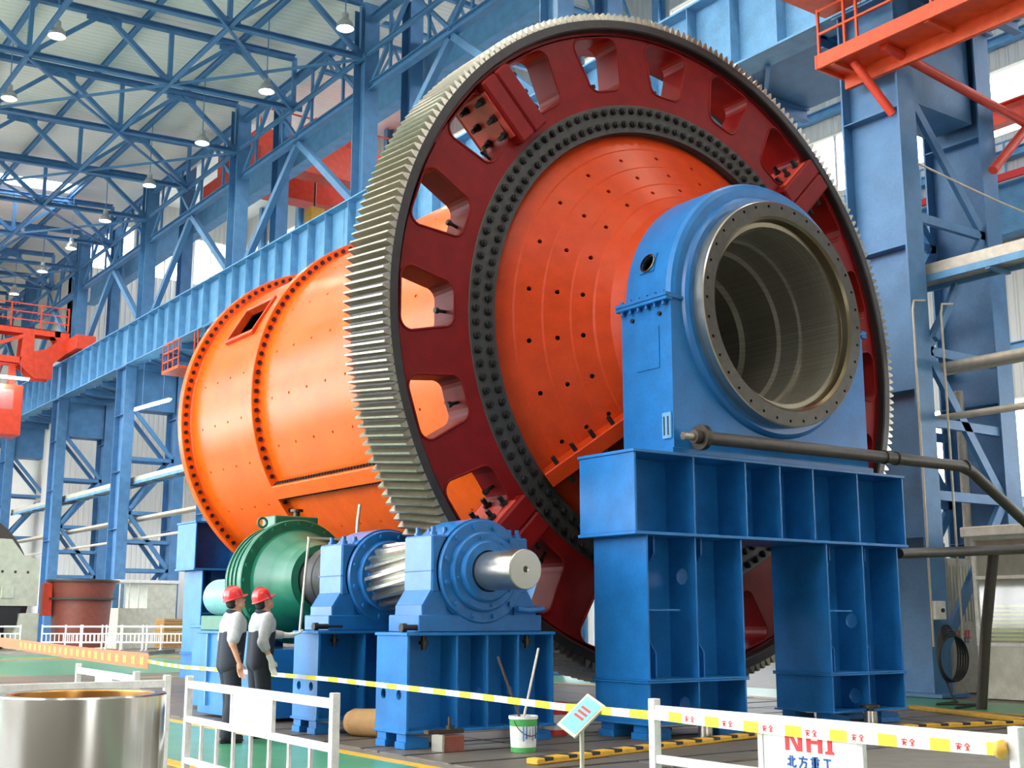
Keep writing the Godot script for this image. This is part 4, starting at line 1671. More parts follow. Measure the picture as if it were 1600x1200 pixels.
func build_barriers():
	barrier(Vector3(4.0, 0, -10.2), Vector3(3.87, 0, -7.35), "white barrier with a blank board in front of the two workers", 7, true)
	barrier(Vector3(5.17, 0, -5.72), Vector3(5.17, 0, -3.32), "white barrier with the red and blue lettered board and striped tape", 5, true, true)
	barrier(Vector3(2.3, 0, -10.45), Vector3(3.9, 0, -10.45), "greyish white barrier standing behind the bright steel ring", 4, false)
	barrier(Vector3(4.1, 0, -13.6), Vector3(3.93, 0, -11.3), "small white barrier with a board under the orange banner", 6, true)
	# far row of white fence
	var fa := Vector3(14.0, .15, -51.5)
	var fb := Vector3(17.9, .15, -48.7)
	for i in 3:
		barrier(fa.lerp(fb, i / 3.0), fa.lerp(fb, (i + .96) / 3.0), "white picket barrier in the far row before the brown vat", 8, false, false, null, "white barriers before the vat", .95)
		barrier(fa.lerp(fb, i / 3.0) + Vector3(.6, 0, 1.1), fa.lerp(fb, (i + .9) / 3.0) + Vector3(.6, 0, 1.1), "white picket barrier in the second row before the vat", 8, false, false, null, "white barriers in the second row", .95)
	barrier(Vector3(12.0, .15, -52.9), Vector3(13.3, .15, -52.0), "white picket barrier standing before the pale green machine", 7, false, false, null, "", .95)
	# barrier tape from the lettered barrier past the bases and the workers' backs
	var pts := [Vector3(5.17, .84, -5.72), Vector3(5.75, .775, -7.4), Vector3(6.35, .735, -9.6), Vector3(6.92, .71, -13.2), Vector3(7.02, .7, -16.2), Vector3(7.08, .69, -18.3), Vector3(7.4, .67, -19.9), Vector3(7.6, .68, -21.3)]
	var t := thing("barrier_tape", "yellow and white barrier tape stretched behind the workers past the blue bases", "tape")
	var s := S()
	ribbon(s, pts, .052)
	part(t, "tape_band", s, M.tape)
	s = S()
	var d := .1
	while d < 17.0:
		var a := along(pts, d)
		var b := along(pts, d + .3)
		bar(s, a, b, .004, .0525)
		d += .62
	stuff(part(t, "yellow_stripes", s, M.tapeyellow))
	# tape along the lettered barrier's top rail
	var t2 := thing("barrier_tape", "striped warning tape sagging along the lettered white barrier", "tape")
	var p2 := []
	for i in 9:
		var u := i / 8.0
		p2.append(Vector3(5.12, .852 - .014 * sin(PI * u) - .012 * u, lerpf(-5.7, -3.36, u)))
	s = S()
	ribbon(s, p2, .058)
	part(t2, "tape_band", s, M.tape)
	s = S()
	d = .16
	while d < 2.3:
		bar(s, along(p2, d), along(p2, d + .11), .005, .056)
		d += .3
	stuff(part(t2, "yellow_stripes", s, M.tapeyellow))
	s = S()
	d = .3
	while d < 2.2:
		var c := along(p2, d)
		write_strokes(s, "安全", c + Vector3(-.004, -.016, 0), Vector3(0, 0, 1), Vector3.UP, .032, .004, 1.4)
		d += .3
	stuff(part(t2, "red_characters", s, M.print_red))
	s = S()
	lathe(s, [Vector2(.0, -.03), Vector2(.035, -.02), Vector2(.045, .01), Vector2(.0, .03)], 10, Transform3D(Basis(), Vector3(5.12, .84, -3.37)), 0, TAU, true)
	part(t2, "knot", s, M.print_yellow)
	# orange banner
	var bn := thing("banner", "orange cloth banner with yellow characters hung across the aisle", "banner")
	var bp := [Vector3(7.6, .68, -21.3), Vector3(7.85, .68, -24.0), Vector3(8.2, .68, -27.4), Vector3(8.6, .7, -32.0), Vector3(9.0, .74, -37.3), Vector3(9.4, .8, -43.0)]
	s = S()
	ribbon(s, bp, .26, .006)
	part(bn, "cloth", s, M.banner)
	s = S()
	d = .35
	while d < 13.0:
		var c := along(bp, d)
		var c2 := along(bp, d + .3)
		var u := (c2 - c).normalized()
		for k in 4:
			bar(s, c + u * (.06 * k) + Vector3(-.006, -.08 + .015 * (k % 2), 0), c + u * (.06 * k + .01) + Vector3(-.006, .08 - .02 * (k % 3), 0), .02, .004, Vector3(1, 0, 0))
		bar(s, c + Vector3(-.006, .03, 0), c + u * .2 + Vector3(-.006, .035, 0), .02, .004, Vector3(1, 0, 0))
		d += .62
	stuff(part(bn, "yellow_characters", s, M.print_yellow))

# ------------------------------------------------------------------ things on the floor
func build_floor_things():
	# polished steel ring with bronze lining
	var t := thing("steel_ring", "polished steel ring with a bronze lining standing on the aisle floor", "ring", Vector3(2.06, 0, -6.76))
	var up := Transform3D(Basis(Vector3(1, 0, 0), -PI * .5), Vector3.ZERO)
	var s := S()
	lathe(s, [Vector2(.36, .0), Vector2(.43, 0), Vector2(.436, .006), Vector2(.436, 1.02), Vector2(.43, 1.028), Vector2(.375, 1.028)], 96, up)
	part(t, "outer_sleeve", s, M.polish)
	s = S()
	lathe(s, [Vector2(.375, 1.028), Vector2(.35, 1.026), Vector2(.345, 1.02), Vector2(.345, .0)], 96, up)
	part(t, "bronze_lining", s, M.bronze)
	# paint bucket with two sticks
	var b := thing("paint_bucket", "white and green paint bucket with two sticks leaning out", "bucket", Vector3(8.16, 0, -11.14))
	s = S()
	lathe(s, [Vector2(0, .002), Vector2(.135, 0), Vector2(.138, .05)], 28, up)
	part(b, "green_foot", s, M.bucketgreen)
	s = S()
	lathe(s, [Vector2(.138, .05), Vector2(.148, .27)], 28, up)
	part(b, "body", s, M.bucket)
	s = S()
	lathe(s, [Vector2(.148, .27), Vector2(.152, .34)], 28, up)
	part(b, "green_band", s, M.bucketgreen)
	s = S()
	lathe(s, [Vector2(.152, .34), Vector2(.16, .345), Vector2(.16, .375), Vector2(.146, .375), Vector2(.14, .1), Vector2(0, .1)], 28, up)
	part(b, "rim", s, M.bucket)
	s = S()
	for k in 5:
		bx(s, -.1 + .04 * k, -.098 + .04 * k, .12 + .02 * (k % 3), .27, .128, .15)
	stuff(part(b, "paint_drips", s, M.print_blue))
	var pts := []
	for k in 13:
		var a := PI * k / 12.0
		pts.append(Vector3(cos(a) * .16, .33 - sin(a) * .16, .05 + sin(a) * .1))
	s = S()
	tube(s, pts, .005, 6)
	part(b, "handle", s, M.steeldark)
	for e in [[Vector3(.05, .1, .03), Vector3(-.27, 1.0, -.1), "dark stirring stick leaning out of the white paint bucket towards the workers"], [Vector3(-.05, .1, -.02), Vector3(.36, 1.08, -.2), "bare stirring stick leaning out of the paint bucket towards the pedestal"]]:
		s = S()
		tube(s, [Vector3(8.16, 0, -11.14) + e[0], Vector3(8.16, 0, -11.14) + e[1]], .014, 8)
		single("stirring_stick", e[2], "stick", s, M.darkbrown if e[1].x < 0.0 else M.tray)
	var rb := thing("paint_bucket", "red and white paint bucket on the bed plates behind the pinion base", "bucket", Vector3(9.6, 0, -12.45))
	s = S()
	lathe(s, [Vector2(0, .002), Vector2(.15, 0), Vector2(.152, .07)], 24, up)
	part(rb, "red_foot", s, M.bucketred)
	s = S()
	lathe(s, [Vector2(.152, .07), Vector2(.16, .25)], 24, up)
	part(rb, "body", s, M.bucket)
	s = S()
	lathe(s, [Vector2(.16, .25), Vector2(.166, .36), Vector2(.172, .365), Vector2(.172, .39), Vector2(.15, .39), Vector2(.14, .1), Vector2(0, .1)], 24, up)
	part(rb, "red_band", s, M.bucketred)
	var rc := thing("paint_can", "small red and white can beside the pinion bases", "can", Vector3(7.55, 0, -12.95))
	s = S()
	lathe(s, [Vector2(0, .002), Vector2(.07, 0), Vector2(.07, .16)], 18, up)
	part(rc, "body", s, M.bucket)
	s = S()
	lathe(s, [Vector2(.07, .16), Vector2(.072, .3), Vector2(0, .3)], 18, up)
	part(rc, "red_top", s, M.bucketred)
	# tilted information board on a post
	var sg := thing("information_stand", "small tilted information board with a blue sheet on a thin post", "sign", Vector3(5.38, 0, -6.68))
	s = S()
	cyl(s, Vector3(0, 0, 0), Vector3(0, .72, 0), .016, 10)
	part(sg, "post", s, M.tray)
	s = S()
	cyl(s, Vector3(0, 0, 0), Vector3(0, .015, 0), .13, 20)
	part(sg, "foot", s, M.tray)
	var nb := Vector3(-.62, .55, .3).normalized()
	var ub := Vector3(0, 1, 0)
	ub = (ub - nb * ub.dot(nb)).normalized()
	var bb := Basis(ub.cross(nb).normalized(), ub, nb).rotated(nb, -.55)
	s = S()
	box(s, Vector3(0, .77, 0), Vector3(.19, .3, .02), bb, .004)
	var bo := part(sg, "board", s, M.tray)
	s = S()
	box(s, Vector3(0, .77, 0) + nb * .011, Vector3(.155, .26, .003), bb)
	part(bo, "blue_sheet", s, M.skyblue)
	s = S()
	for k in 3:
		box(s, Vector3(0, .77, 0) + nb * .013 + bb.y * (.05 - .035 * k), Vector3(.09, .018, .002), bb)
	part(bo, "pink_print", s, M.redlt)
	# packing under the bases
	s = S()
	var wl := Transform3D(Basis(Vector3(0, 1, 0), .5), Vector3(7.62, .0, -13.6))
	lathe(s, [Vector2(0, -.28), Vector2(.12, -.28), Vector2(.16, -.2), Vector2(.17, .2), Vector2(.13, .27), Vector2(0, .28)], 16, wl * Transform3D(Basis(), Vector3(0, .165, 0)))
	single("wooden_block", "rough round wooden packing log beside the rear pinion base", "log", s, M.wood)
	var cb := thing("packing_block", "steel and timber packing block with a clamp before the pinion base", "block", Vector3(7.52, 0, -11.62))
	s = S()
	bx(s, -.13, .13, 0, .17, -.1, .1, .006)
	part(cb, "timber", s, M.brown)
	s = S()
	bx(s, -.16, -.13, 0, .19, -.11, .11, .004)
	part(cb, "steel_cheek", s, M.steel)
	s = S()
	bx(s, -.3, .16, .19, .235, -.05, .05, .005)
	part(cb, "clamp_bar", s, M.steeldark)
	s = S()
	cyl(s, Vector3(0, .235, 0), Vector3(0, .36, 0), .02, 8)
	cyl(s, Vector3(0, .235, 0), Vector3(0, .27, 0), .045, 6)
	part(cb, "clamp_bolt", s, M.steeldark)
	# yellow and black kerb strips round the bed plates
	kerb(Vector3(7.5, 0, -10.1), Vector3(12.7, 0, -11.05), "yellow black kerb strip along the front of the pedestal")
	kerb(Vector3(13.1, 0, -10.58), Vector3(15.8, 0, -9.9), "yellow black kerb strip crossing the bed plates by the barrier")
	kerb(Vector3(16.84, 0, -12.6), Vector3(15.95, 0, -10.1), "plain yellow kerb strip beside the drain pipe's post", false)
	# loose steel bars lying under the gear
	for k in 6:
		s = S()
		cyl(s, Vector3(9.35 + .1 * k, .05 + .045 * k, -13.3 - .05 * k), Vector3(10.7 - .05 * k, .05 + .045 * k, -14.4 + .06 * k), .022, 8)
		single("steel_rod", "bare steel rod in the stack under the ring gear", "rod", s, M.steel, "rods stacked under the gear")
	# hand chain hoist on the floor behind the pedestal
	var h := thing("lever_hoist", "orange and red lever hoist lying behind the pedestal's opening", "hoist", Vector3(12.5, 0, -13.6))
	s = S()
	cyl(s, Vector3(-.1, .12, 0), Vector3(.1, .12, 0), .11, 16)
	part(h, "drum", s, M.crane)
	s = S()
	tube(s, [Vector3(0, .16, 0), Vector3(.42, .36, .3)], .018, 8)
	part(h, "lever", s, M.rubber)
	s = S()
	bx(s, -.3, .25, .0, .05, -.12, .12, .01)
	part(h, "cradle", s, M.bucketred)

func kerb(p: Vector3, q: Vector3, label: String, striped := true):
	var t := thing("kerb_strip", label, "kerb")
	var s := S()
	var d := (q - p).normalized()
	var l := p.distance_to(q)
	var b := frame_to(d)
	box(s, (p + q) * .5 + Vector3(0, .03, 0), Vector3(.16, .06, l), b, .01)
	part(t, "strip", s, M.yellow)
	if striped:
		var k := .1
		while k < l - .15:
			s = S()
			box(s, p + d * (k + .07) + Vector3(0, .045, 0), Vector3(.164, .034, .13), b, .004)
			part(t, "black_band", s, M.black)
			k += .36

# ------------------------------------------------------------------ background
func build_background():
	# brown vat
	var up := Basis(Vector3(1, 0, 0), -PI * .5)
	var t := thing("vat", "brown steel vat with two dark flanges standing beyond the white barriers", "vat", Vector3(16.7, 0, -55.6))
	var s := S()
	lathe(s, [Vector2(1.12, .15), Vector2(1.2, 1.0), Vector2(1.26, 2.2)], 40, Transform3D(up, Vector3.ZERO))
	part(t, "lower_body", s, M.brown)
	s = S()
	lathe(s, [Vector2(1.26, 2.24), Vector2(1.4, 2.95)], 40, Transform3D(up, Vector3.ZERO))
	part(t, "upper_body", s, M.brown)
	for f in [[1.52, 2.18], [1.55, 2.95]]:
		s = S()
		lathe(s, [Vector2(1.1, f[1]), Vector2(f[0], f[1]), Vector2(f[0], f[1] + .09), Vector2(1.1, f[1] + .09)], 40, Transform3D(up, Vector3.ZERO))
		part(t, "flange", s, M.darkbrown)
	s = S()
	bx(s, -1.7, -1.35, 1.5, 2.9, -.3, .3, .02)
	part(t, "orange_bracket", s, M.crane)
	# pale green machine with a dark hood
	t = thing("boring_machine", "pale green machine housing with a big dark round hood", "machine", Vector3(13.2, 0, -54.3))
	var face := Basis(Vector3(0, 1, 0), deg_to_rad(20.0))
	s = S()
	extrude(s, PackedVector2Array([Vector2(-2.6, 1.9), Vector2(1.5, 1.9), Vector2(1.5, 3.85), Vector2(.75, 3.95), Vector2(.1, 4.65), Vector2(-2.6, 4.65)]), -.8, 0, Transform3D(face, Vector3.ZERO))
	var body := part(t, "housing", s, M.machine)
	s = S()
	for x in [-1.2, -.25, .35, .95]:
		cyl(s, face * Vector3(x, 3.3, 0), face * Vector3(x, 3.3, .02), .06, 8)
	part(body, "bolt", s, M.darkbrown)
	s = S()
	bx(s, -.25, .35, 2.2, 2.7, 0, .05, .02)
	part(body, "cover", s, M.machine, Transform3D(face, Vector3.ZERO))
	s = S()
	lathe(s, [Vector2(0, .0), Vector2(3.3, 0), Vector2(3.3, -1.6), Vector2(0, -1.6)], 48, Transform3D(face, face * Vector3(-1.6, 2.5, -.85)))
	part(t, "hood", s, M.darkbrown)
	s = S()
	extrude(s, PackedVector2Array([Vector2(-2.6, 1.1), Vector2(.5, 1.1), Vector2(.7, 1.85), Vector2(-2.6, 1.85)]), -.7, .1, Transform3D(face, Vector3.ZERO))
	part(t, "dark_chute", s, M.rubber)
	s = S()
	extrude(s, PackedVector2Array([Vector2(.55, .15), Vector2(1.55, .15), Vector2(1.55, 1.6), Vector2(.55, 1.6)]), -.8, .1, Transform3D(face, Vector3.ZERO))
	part(t, "pedestal", s, M.machine)
	# low platform in front
	s = S()
	var pb := frame_to(Vector3(3.9, 0, 2.8))
	box(s, Vector3(15.0, .06, -51.1), Vector3(3.8, .16, 7.4), pb, .01)
	single("work_platform", "low grey platform carrying the far white barriers", "platform", s, M.floorgrey)
	# office cabin by the far columns
	t = thing("site_office", "pale cabin with a band of windows beside the brown vat", "cabin", Vector3(18.95, 0, -57.4))
	var cf := Basis(Vector3(0, 1, 0), deg_to_rad(8.0))
	s = S()
	bx(s, 0, 2.9, 0, 1.85, -2.2, 0, .01)
	part(t, "lower_wall", s, M.cream, Transform3D(cf, Vector3.ZERO))
	s = S()
	bx(s, -.1, 3.0, 3.0, 3.15, -2.3, .1, .01)
	part(t, "roof", s, M.white, Transform3D(cf, Vector3.ZERO))
	s = S()
	bx(s, 1.4, 2.9, 1.85, 3.0, -2.2, 0, .01)
	part(t, "upper_wall", s, M.cream, Transform3D(cf, Vector3.ZERO))
	for x in [0.0, .47, .94]:
		s = S()
		bx(s, x, x + .05, 1.85, 3.0, -.05, 0)
		part(t, "mullion", s, M.white, Transform3D(cf, Vector3.ZERO))
		s = S()
		bx(s, x + .05, x + .47, 1.85, 3.0, -.03, -.02)
		part(t, "window_pane", s, M.glass, Transform3D(cf, Vector3.ZERO))
	# timber crates beside it
	for k in 2:
		s = S()
		for i in 5:
			bx(s, 18.9, 20.6, .17 + .62 * k + .12 * i, .27 + .62 * k + .12 * i, -51.4, -51.36, .004)
			bx(s, 18.9, 18.94, .17 + .62 * k + .12 * i, .27 + .62 * k + .12 * i, -52.4, -51.4, .004)
		bx(s, 18.95, 20.58, .17 + .62 * k, .75 + .62 * k, -52.35, -51.42)
		single("timber_crate", "timber plank crate, %s of the stack by the far barriers" % ["lower one", "upper one"][k], "crate", s, M.wood)
	# red overhead crane at the end of the hall
	t = thing("overhead_crane", "red overhead travelling crane at the far end with railing on top", "crane", Vector3(0, 0, -70.5))
	s = S()
	for zz in [-.5, .46]:
		for pl in [[-10.0, 15.2, -10.0, 17.3, 14.2, 17.3, 14.2, 15.2], [14.2, 15.2, 16.8, 15.2, 16.9, 15.6, 14.2, 15.6], [14.2, 16.95, 18.9, 16.95, 18.9, 17.3, 14.2, 17.3], [16.8, 15.2, 17.6, 14.5, 17.5, 16.95, 16.9, 16.95], [17.6, 14.5, 18.6, 14.5, 18.6, 15.4, 18.2, 16.2, 17.52, 16.0], [18.6, 15.4, 19.4, 16.2, 19.4, 17.3, 18.6, 17.3, 18.6, 16.95, 18.75, 16.7, 18.2, 16.2]]:
			var pv := PackedVector2Array()
			for q in range(0, pl.size(), 2):
				pv.append(Vector2(pl[q], pl[q + 1]))
			extrude(s, pv, zz, zz + .04)
	bx(s, -10, 19.4, 17.26, 17.3, -.5, .5)
	bx(s, -10, 16.8, 15.2, 15.24, -.5, .5)
	part(t, "bridge_girder", s, M.crane)
	s = S()
	bar(s, Vector3(14.2, 15.6, .52), Vector3(16.9, 16.8, .52), .04, .2)
	part(t, "web_brace", s, M.crane)
	s = S()
	bx(s, 19.3, 20.4, 16.1, 16.9, -2.2, 2.2, .03)
	part(t, "end_truck", s, M.crane)
	for x in [13.0, 14.6, 16.2, 17.8, 19.3]:
		s = S()
		bar(s, Vector3(x, 17.3, .45), Vector3(x, 18.7, .45), .08, .08, Vector3.RIGHT)
		part(t, "railing_post", s, M.crane)
	for y in [17.75, 18.2, 18.65]:
		s = S()
		bar(s, Vector3(12.0, y, .45), Vector3(19.35, y, .45), .06, .06)
		part(t, "railing_bar", s, M.crane)
	s = S()
	bx(s, 15.0, 17.1, 11.2, 14.0, -1.0, .6, .03)
	part(t, "driver_cabin", s, M.crane)
	s = S()
	bx(s, 15.3, 16.6, 12.6, 13.7, .6, .62)
	part(t, "cabin_window", s, M.glass)
	s = S()
	bx(s, 15.6, 15.9, 14.0, 15.2, -.2, .2)
	bx(s, 16.4, 16.7, 14.0, 15.2, -.2, .2)
	part(t, "cabin_hanger", s, M.crane)
	# fluorescent battens: below the crane and at the runway
	for d in [[Vector3(15.2, 14.35, -69.6), Vector3(17.3, 14.35, -69.6), "lit fluorescent batten under the red crane bridge"], [Vector3(20.0, 11.6, -59.8), Vector3(20.0, 11.4, -55.0), "lit fluorescent batten below the runway girder between far columns"]]:
		var l := thing("batten_lamp", d[2], "lamp")
		s = S()
		bar(s, d[0], d[1], .16, .1)
		part(l, "tray", s, M.white)
		s = S()
		bar(s, d[0] + Vector3(-.06, -.09, .06), d[1] + Vector3(-.06, -.09, .06), .07, .07)
		part(l, "tube_lamp", s, M.tube_glow)
		for u in [.2, .8]:
			var hp: Vector3 = d[0].lerp(d[1], u)
			s = S()
			cyl(s, hp, Vector3(hp.x, 15.2 if hp.x < 19.0 else 13.86, hp.z if hp.x > 19.0 else -70.0), .015, 6)
			part(l, "hanger", s, M.steelblue)
		var om := OmniLight3D.new()
		om.name = "batten_light"
		om.light_color = Color(.93, .97, 1.0)
		om.light_energy = 4.0
		om.omni_range = 60.0
		om.omni_attenuation = 2.0
		om.light_size = .3
		om.shadow_enabled = true
		om.position = (d[0] + d[1]) * .5 + Vector3(-.3, -.35, .3)
		l.add_child(om)
	# orange service cage on the runway
	t = thing("service_cage", "small orange ladder cage hanging on the runway girder behind the drum", "cage", Vector3(19.2, 12.0, -51.6))
	s = S()
	bx(s, -.55, .45, 0, .14, -1.0, 1.0, .01)
	part(t, "floor", s, M.walk)
	for z in [-.95, -.3, .3, .95]:
		s = S()
		bar(s, Vector3(-.52, .14, z), Vector3(-.52, 1.3, z), .05, .05, Vector3.RIGHT)
		part(t, "rail_post", s, M.walk)
	for y in [.5, .9, 1.3]:
		s = S()
		bar(s, Vector3(-.52, y, -.95), Vector3(-.52, y, .95), .05, .05)
		part(t, "rail", s, M.walk)
	for z in [.35, .75]:
		s = S()
		bar(s, Vector3(.4, .14, z), Vector3(.4, 1.86, z), .05, .05, Vector3.RIGHT)
		part(t, "ladder_stile", s, M.walk)
	# red crane in the neighbouring bay, seen between the bracket trusses
	t = thing("neighbour_crane", "red crane bridge in the neighbouring bay seen through the bracket trusses", "crane", Vector3(28.0, 0, -56.5))
	for z in [-2.4, 1.6]:
		s = S()
		bx(s, -4.7, 5.3, 23.4, 25.2, z, z + 1.2, .03)
		part(t, "bridge_girder", s, M.crane)
	for x in [-4.7, 5.3]:
		s = S()
		bx(s, x - .35, x + .35, 23.05, 23.8, -3.4, 3.8, .03)
		part(t, "end_truck", s, M.crane)
	s = S()
	bx(s, -1.5, 1.2, 25.2, 26.6, -2.0, 2.4, .05)
	part(t, "trolley", s, M.crane)
	s = S()
	bx(s, -.6, .2, 21.4, 22.6, -.4, .4, .05)
	part(t, "yellow_hook_block", s, M.yellow)
	s = S()
	cyl(s, Vector3(-.2, 22.6, 0), Vector3(-.2, 25.3, 0), .06, 8)
	part(t, "hoist_rope", s, M.steeldark)
	for i in 7:
		s = S()
		bar(s, Vector3(-4.6 + 1.6 * i, 25.2, 2.7), Vector3(-4.6 + 1.6 * i, 26.3, 2.7), .06, .06, Vector3.RIGHT)
		part(t, "railing_post", s, M.crane)
	s = S()
	bar(s, Vector3(-4.6, 26.3, 2.7), Vector3(5.2, 26.3, 2.7), .06, .06)
	part(t, "railing_bar", s, M.crane)
	for x in [23.3, 33.15]:
		s = S()
		ibeam(s, Vector3(x, 22.3, 0), Vector3(x, 22.3, -79.9), .6, 1.5, .05, .03)
		single("upper_runway", "high blue runway girder under the neighbouring red crane, %s" % ("beside the column row" if x < 30.0 else "along the window wall"), "girder", s, M.girder)
	# runway girder of the neighbouring bay with its red rail guard
	t = thing("neighbour_runway", "light blue runway girder with a red rail guard across the neighbouring bay", "girder")
	s = S()
	ibeam(s, Vector3(33.2, 13.6, 15), Vector3(33.2, 13.6, -79), .6, 1.6, .05, .03)
	part(t, "beam", s, M.girder)
	s = S()
	bx(s, 32.7, 32.8, 14.4, 14.62, -79, 15)
	part(t, "red_guard", s, M.print_red)
	for i in 20:
		s = S()
		bar(s, Vector3(32.75, 14.4, 10.0 - 3.0 * i), Vector3(32.75, 15.6, 10.0 - 3.0 * i), .05, .05, Vector3.RIGHT)
		part(t, "guard_post", s, M.girder)
	s = S()
	bar(s, Vector3(32.75, 15.6, 12), Vector3(32.75, 15.6, -50), .05, .05)
	bar(s, Vector3(32.75, 15.1, 12), Vector3(32.75, 15.1, -50), .04, .04)
	part(t, "guard_rail", s, M.girder)
	# light trusses of the neighbouring bay
	for k in 8:
		var z := -9.0 - 5.775 * k
		var tr := thing("neighbour_truss", "pale blue roof truss over the neighbouring bay", "truss", Vector3(0, 0, z), "trusses of the neighbouring bay")
		s = S()
		ibeam(s, Vector3(22.9, 26.8, 0), Vector3(33.9, 26.9, 0), .22, .22, .03, .02)
		part(tr, "bottom_chord", s, M.girder)
		s = S()
		ibeam(s, Vector3(22.9, 29.0, 0), Vector3(33.9, 29.1, 0), .22, .22, .03, .02)
		part(tr, "top_chord", s, M.girder)
		for i in 5:
			s = S()
			var x := 22.9 + 2.2 * i
			bar(s, Vector3(x, 26.8, 0), Vector3(x + 1.1, 29.0, 0), .12, .12)
			bar(s, Vector3(x + 1.1, 29.0, 0), Vector3(x + 2.2, 26.85, 0), .12, .12)
			part(tr, "diagonal", s, M.girder)
	# cable trays and pipes along the column row
	t = thing("cable_tray", "long pale cable tray on blue edge beams along the columns", "tray")
	s = S()
	bx(s, 20.35, 20.4, 8.06, 8.28, -84, 6)
	part(t, "side_board", s, M.tray)
	s = S()
	bx(s, 20.33, 20.4, 7.92, 8.06, -84, 6)
	bx(s, 20.98, 21.04, 7.92, 8.06, -84, 6)
	part(t, "edge_beam", s, M.girder)
	s = S()
	bx(s, 20.4, 20.98, 8.02, 8.05, -84, 6)
	part(t, "tray_bottom", s, M.tray)
	for k in 30:
		s = S()
		bx(s, 20.35, 21.04, 7.88, 7.94, 5.0 - 3.0 * k, 5.1 - 3.0 * k)
		part(t, "cross_bearer", s, M.steelblue)
	for k in 7:
		s = S()
		bar(s, Vector3(20.95, 7.9, -14.05 - 11.55 * k), Vector3(20.16, 6.7, -14.05 - 11.55 * k), .1, .14)
		part(t, "bracket", s, M.steelblue)
	for d in [[20.7, 6.25, .09], [20.9, 6.22, .09], [21.1, 6.25, .09]]:
		s = S()
		cyl(s, Vector3(d[0], d[1], 6), Vector3(d[0], d[1], -84), d[2], 12)
		single("service_pipe", "pale service pipe of the bundle below the cable tray", "pipe", s, M.tray, "pipe bundle along the columns")
	s = S()
	cyl(s, Vector3(20.8, 5.27, 6), Vector3(20.8, 5.27, -84), .07, 12)
	single("service_pipe", "lowest pale service pipe running alone along the columns", "pipe", s, M.tray)
	# thin conduits up the near column
	for d in [[19.58, -14.1, "thin pale conduit rising on the corner of the near column"], [20.25, -13.95, "thin pale conduit rising between the near column's legs"]]:
		s = S()
		tube(s, [Vector3(d[0], .9, d[1]), Vector3(d[0], 7.2, d[1]), Vector3(d[0] + .05, 7.4, d[1]), Vector3(d[0] + .4, 7.45, d[1])], .022, 8)
		single("conduit", d[2], "conduit", s, M.tray)
	s = S()
	cyl(s, Vector3(22.05, 0, -14.9), Vector3(22.05, 6.0, -14.9), .09, 12)
	single("vertical_pipe", "upright pale pipe between the legs of the near column", "pipe", s, M.tray)
	# orange walkway and platform by the near column
	t = thing("crane_walkway", "orange steel walkway with railing passing the head of the near column", "walkway", Vector3(0, 0, 0))
	s = S()
	bx(s, 18.6, 18.66, 12.32, 12.62, -15.3, 8, .008)
	bx(s, 18.6, 19.55, 12.32, 12.62, -15.36, -15.3, .008)
	part(t, "fascia", s, M.walk)
	s = S()
	bx(s, 18.66, 19.55, 12.4, 12.44, -15.3, 8)
	part(t, "deck", s, M.walk)
	s = S()
	bx(s, 19.45, 19.55, 12.1, 12.4, -15.3, 8)
	part(t, "inner_beam", s, M.walk)
	for k in 8:
		s = S()
		bx(s, 18.66, 19.45, 12.3, 12.4, -15.0 + 2.2 * k, -14.9 + 2.2 * k)
		part(t, "bearer", s, M.walk)
	for z in [-15.25, -14.6, -14.3, -12.6, -11.0, -9.4]:
		s = S()
		bar(s, Vector3(18.63, 12.6, z), Vector3(18.63, 13.6, z), .05, .05, Vector3.RIGHT)
		part(t, "railing_post", s, M.walk)
	for y in [13.05, 13.55]:
		s = S()
		bar(s, Vector3(18.63, y, -15.25), Vector3(18.63, y, 8), .045, .045)
		part(t, "railing_bar", s, M.walk)
	s = S()
	tube(s, [Vector3(19.0, 12.35, -14.7), Vector3(19.62, 11.25, -14.3)], .09, 10)
	part(t, "brace", s, M.crane)
	s = S()
	tube(s, [Vector3(18.9, 12.36, -13.9), Vector3(23.62, 11.87, -13.85), Vector3(25.0, 11.72, -13.85)], .1, 10)
	part(t, "tie_tube", s, M.crane)
	s = S()
	tube(s, [Vector3(23.62, 11.8, -13.85), Vector3(22.3, 10.55, -13.9)], .1, 10)
	part(t, "brace", s, M.crane)
	s = S()
	ibeam(s, Vector3(25.0, 12.9, -16.2), Vector3(25.0, 12.9, -6), .3, .5, .04, .03)
	single("neighbour_beam", "red beam on the far side of the near column", "beam", s, M.crane)
	t = thing("crane_platform", "orange crane platform with a railing above the walkway", "platform")
	s = S()
	bx(s, 17.2, 19.3, 13.75, 13.82, -15.6, 6, .008)
	part(t, "deck", s, M.walk)
	s = S()
	bx(s, 17.2, 17.26, 13.8, 14.0, -15.6, 6)
	bx(s, 17.2, 19.3, 13.8, 14.0, -15.66, -15.6)
	part(t, "kick_board", s, M.walk)
	s = S()
	bar(s, Vector3(17.25, 13.72, -13.0), Vector3(19.3, 13.72, -13.0), .12, .1)
	part(t, "bearer", s, M.crane)
	for z in [-15.55, -14.2, -12.8]:
		s = S()
		bar(s, Vector3(17.23, 14.0, z), Vector3(17.23, 15.0, z), .05, .05, Vector3.RIGHT)
		part(t, "railing_post", s, M.walk)
	s = S()
	bar(s, Vector3(17.23, 15.0, -15.55), Vector3(17.23, 15.0, 6), .05, .05)
	part(t, "railing_bar", s, M.walk)
	# control booth
	t = thing("control_booth", "cream control booth with glazed front and lime striped blind", "booth", Vector3(20.1, 0, -13.55))
	s = S()
	bx(s, 0, .05, 0, .92, 0, 4.6, .006)
	part(t, "lower_panel", s, M.cream)
	s = S()
	bx(s, -.14, 2.4, 2.86, 3.05, -.12, 4.7, .02)
	part(t, "roof", s, M.white)
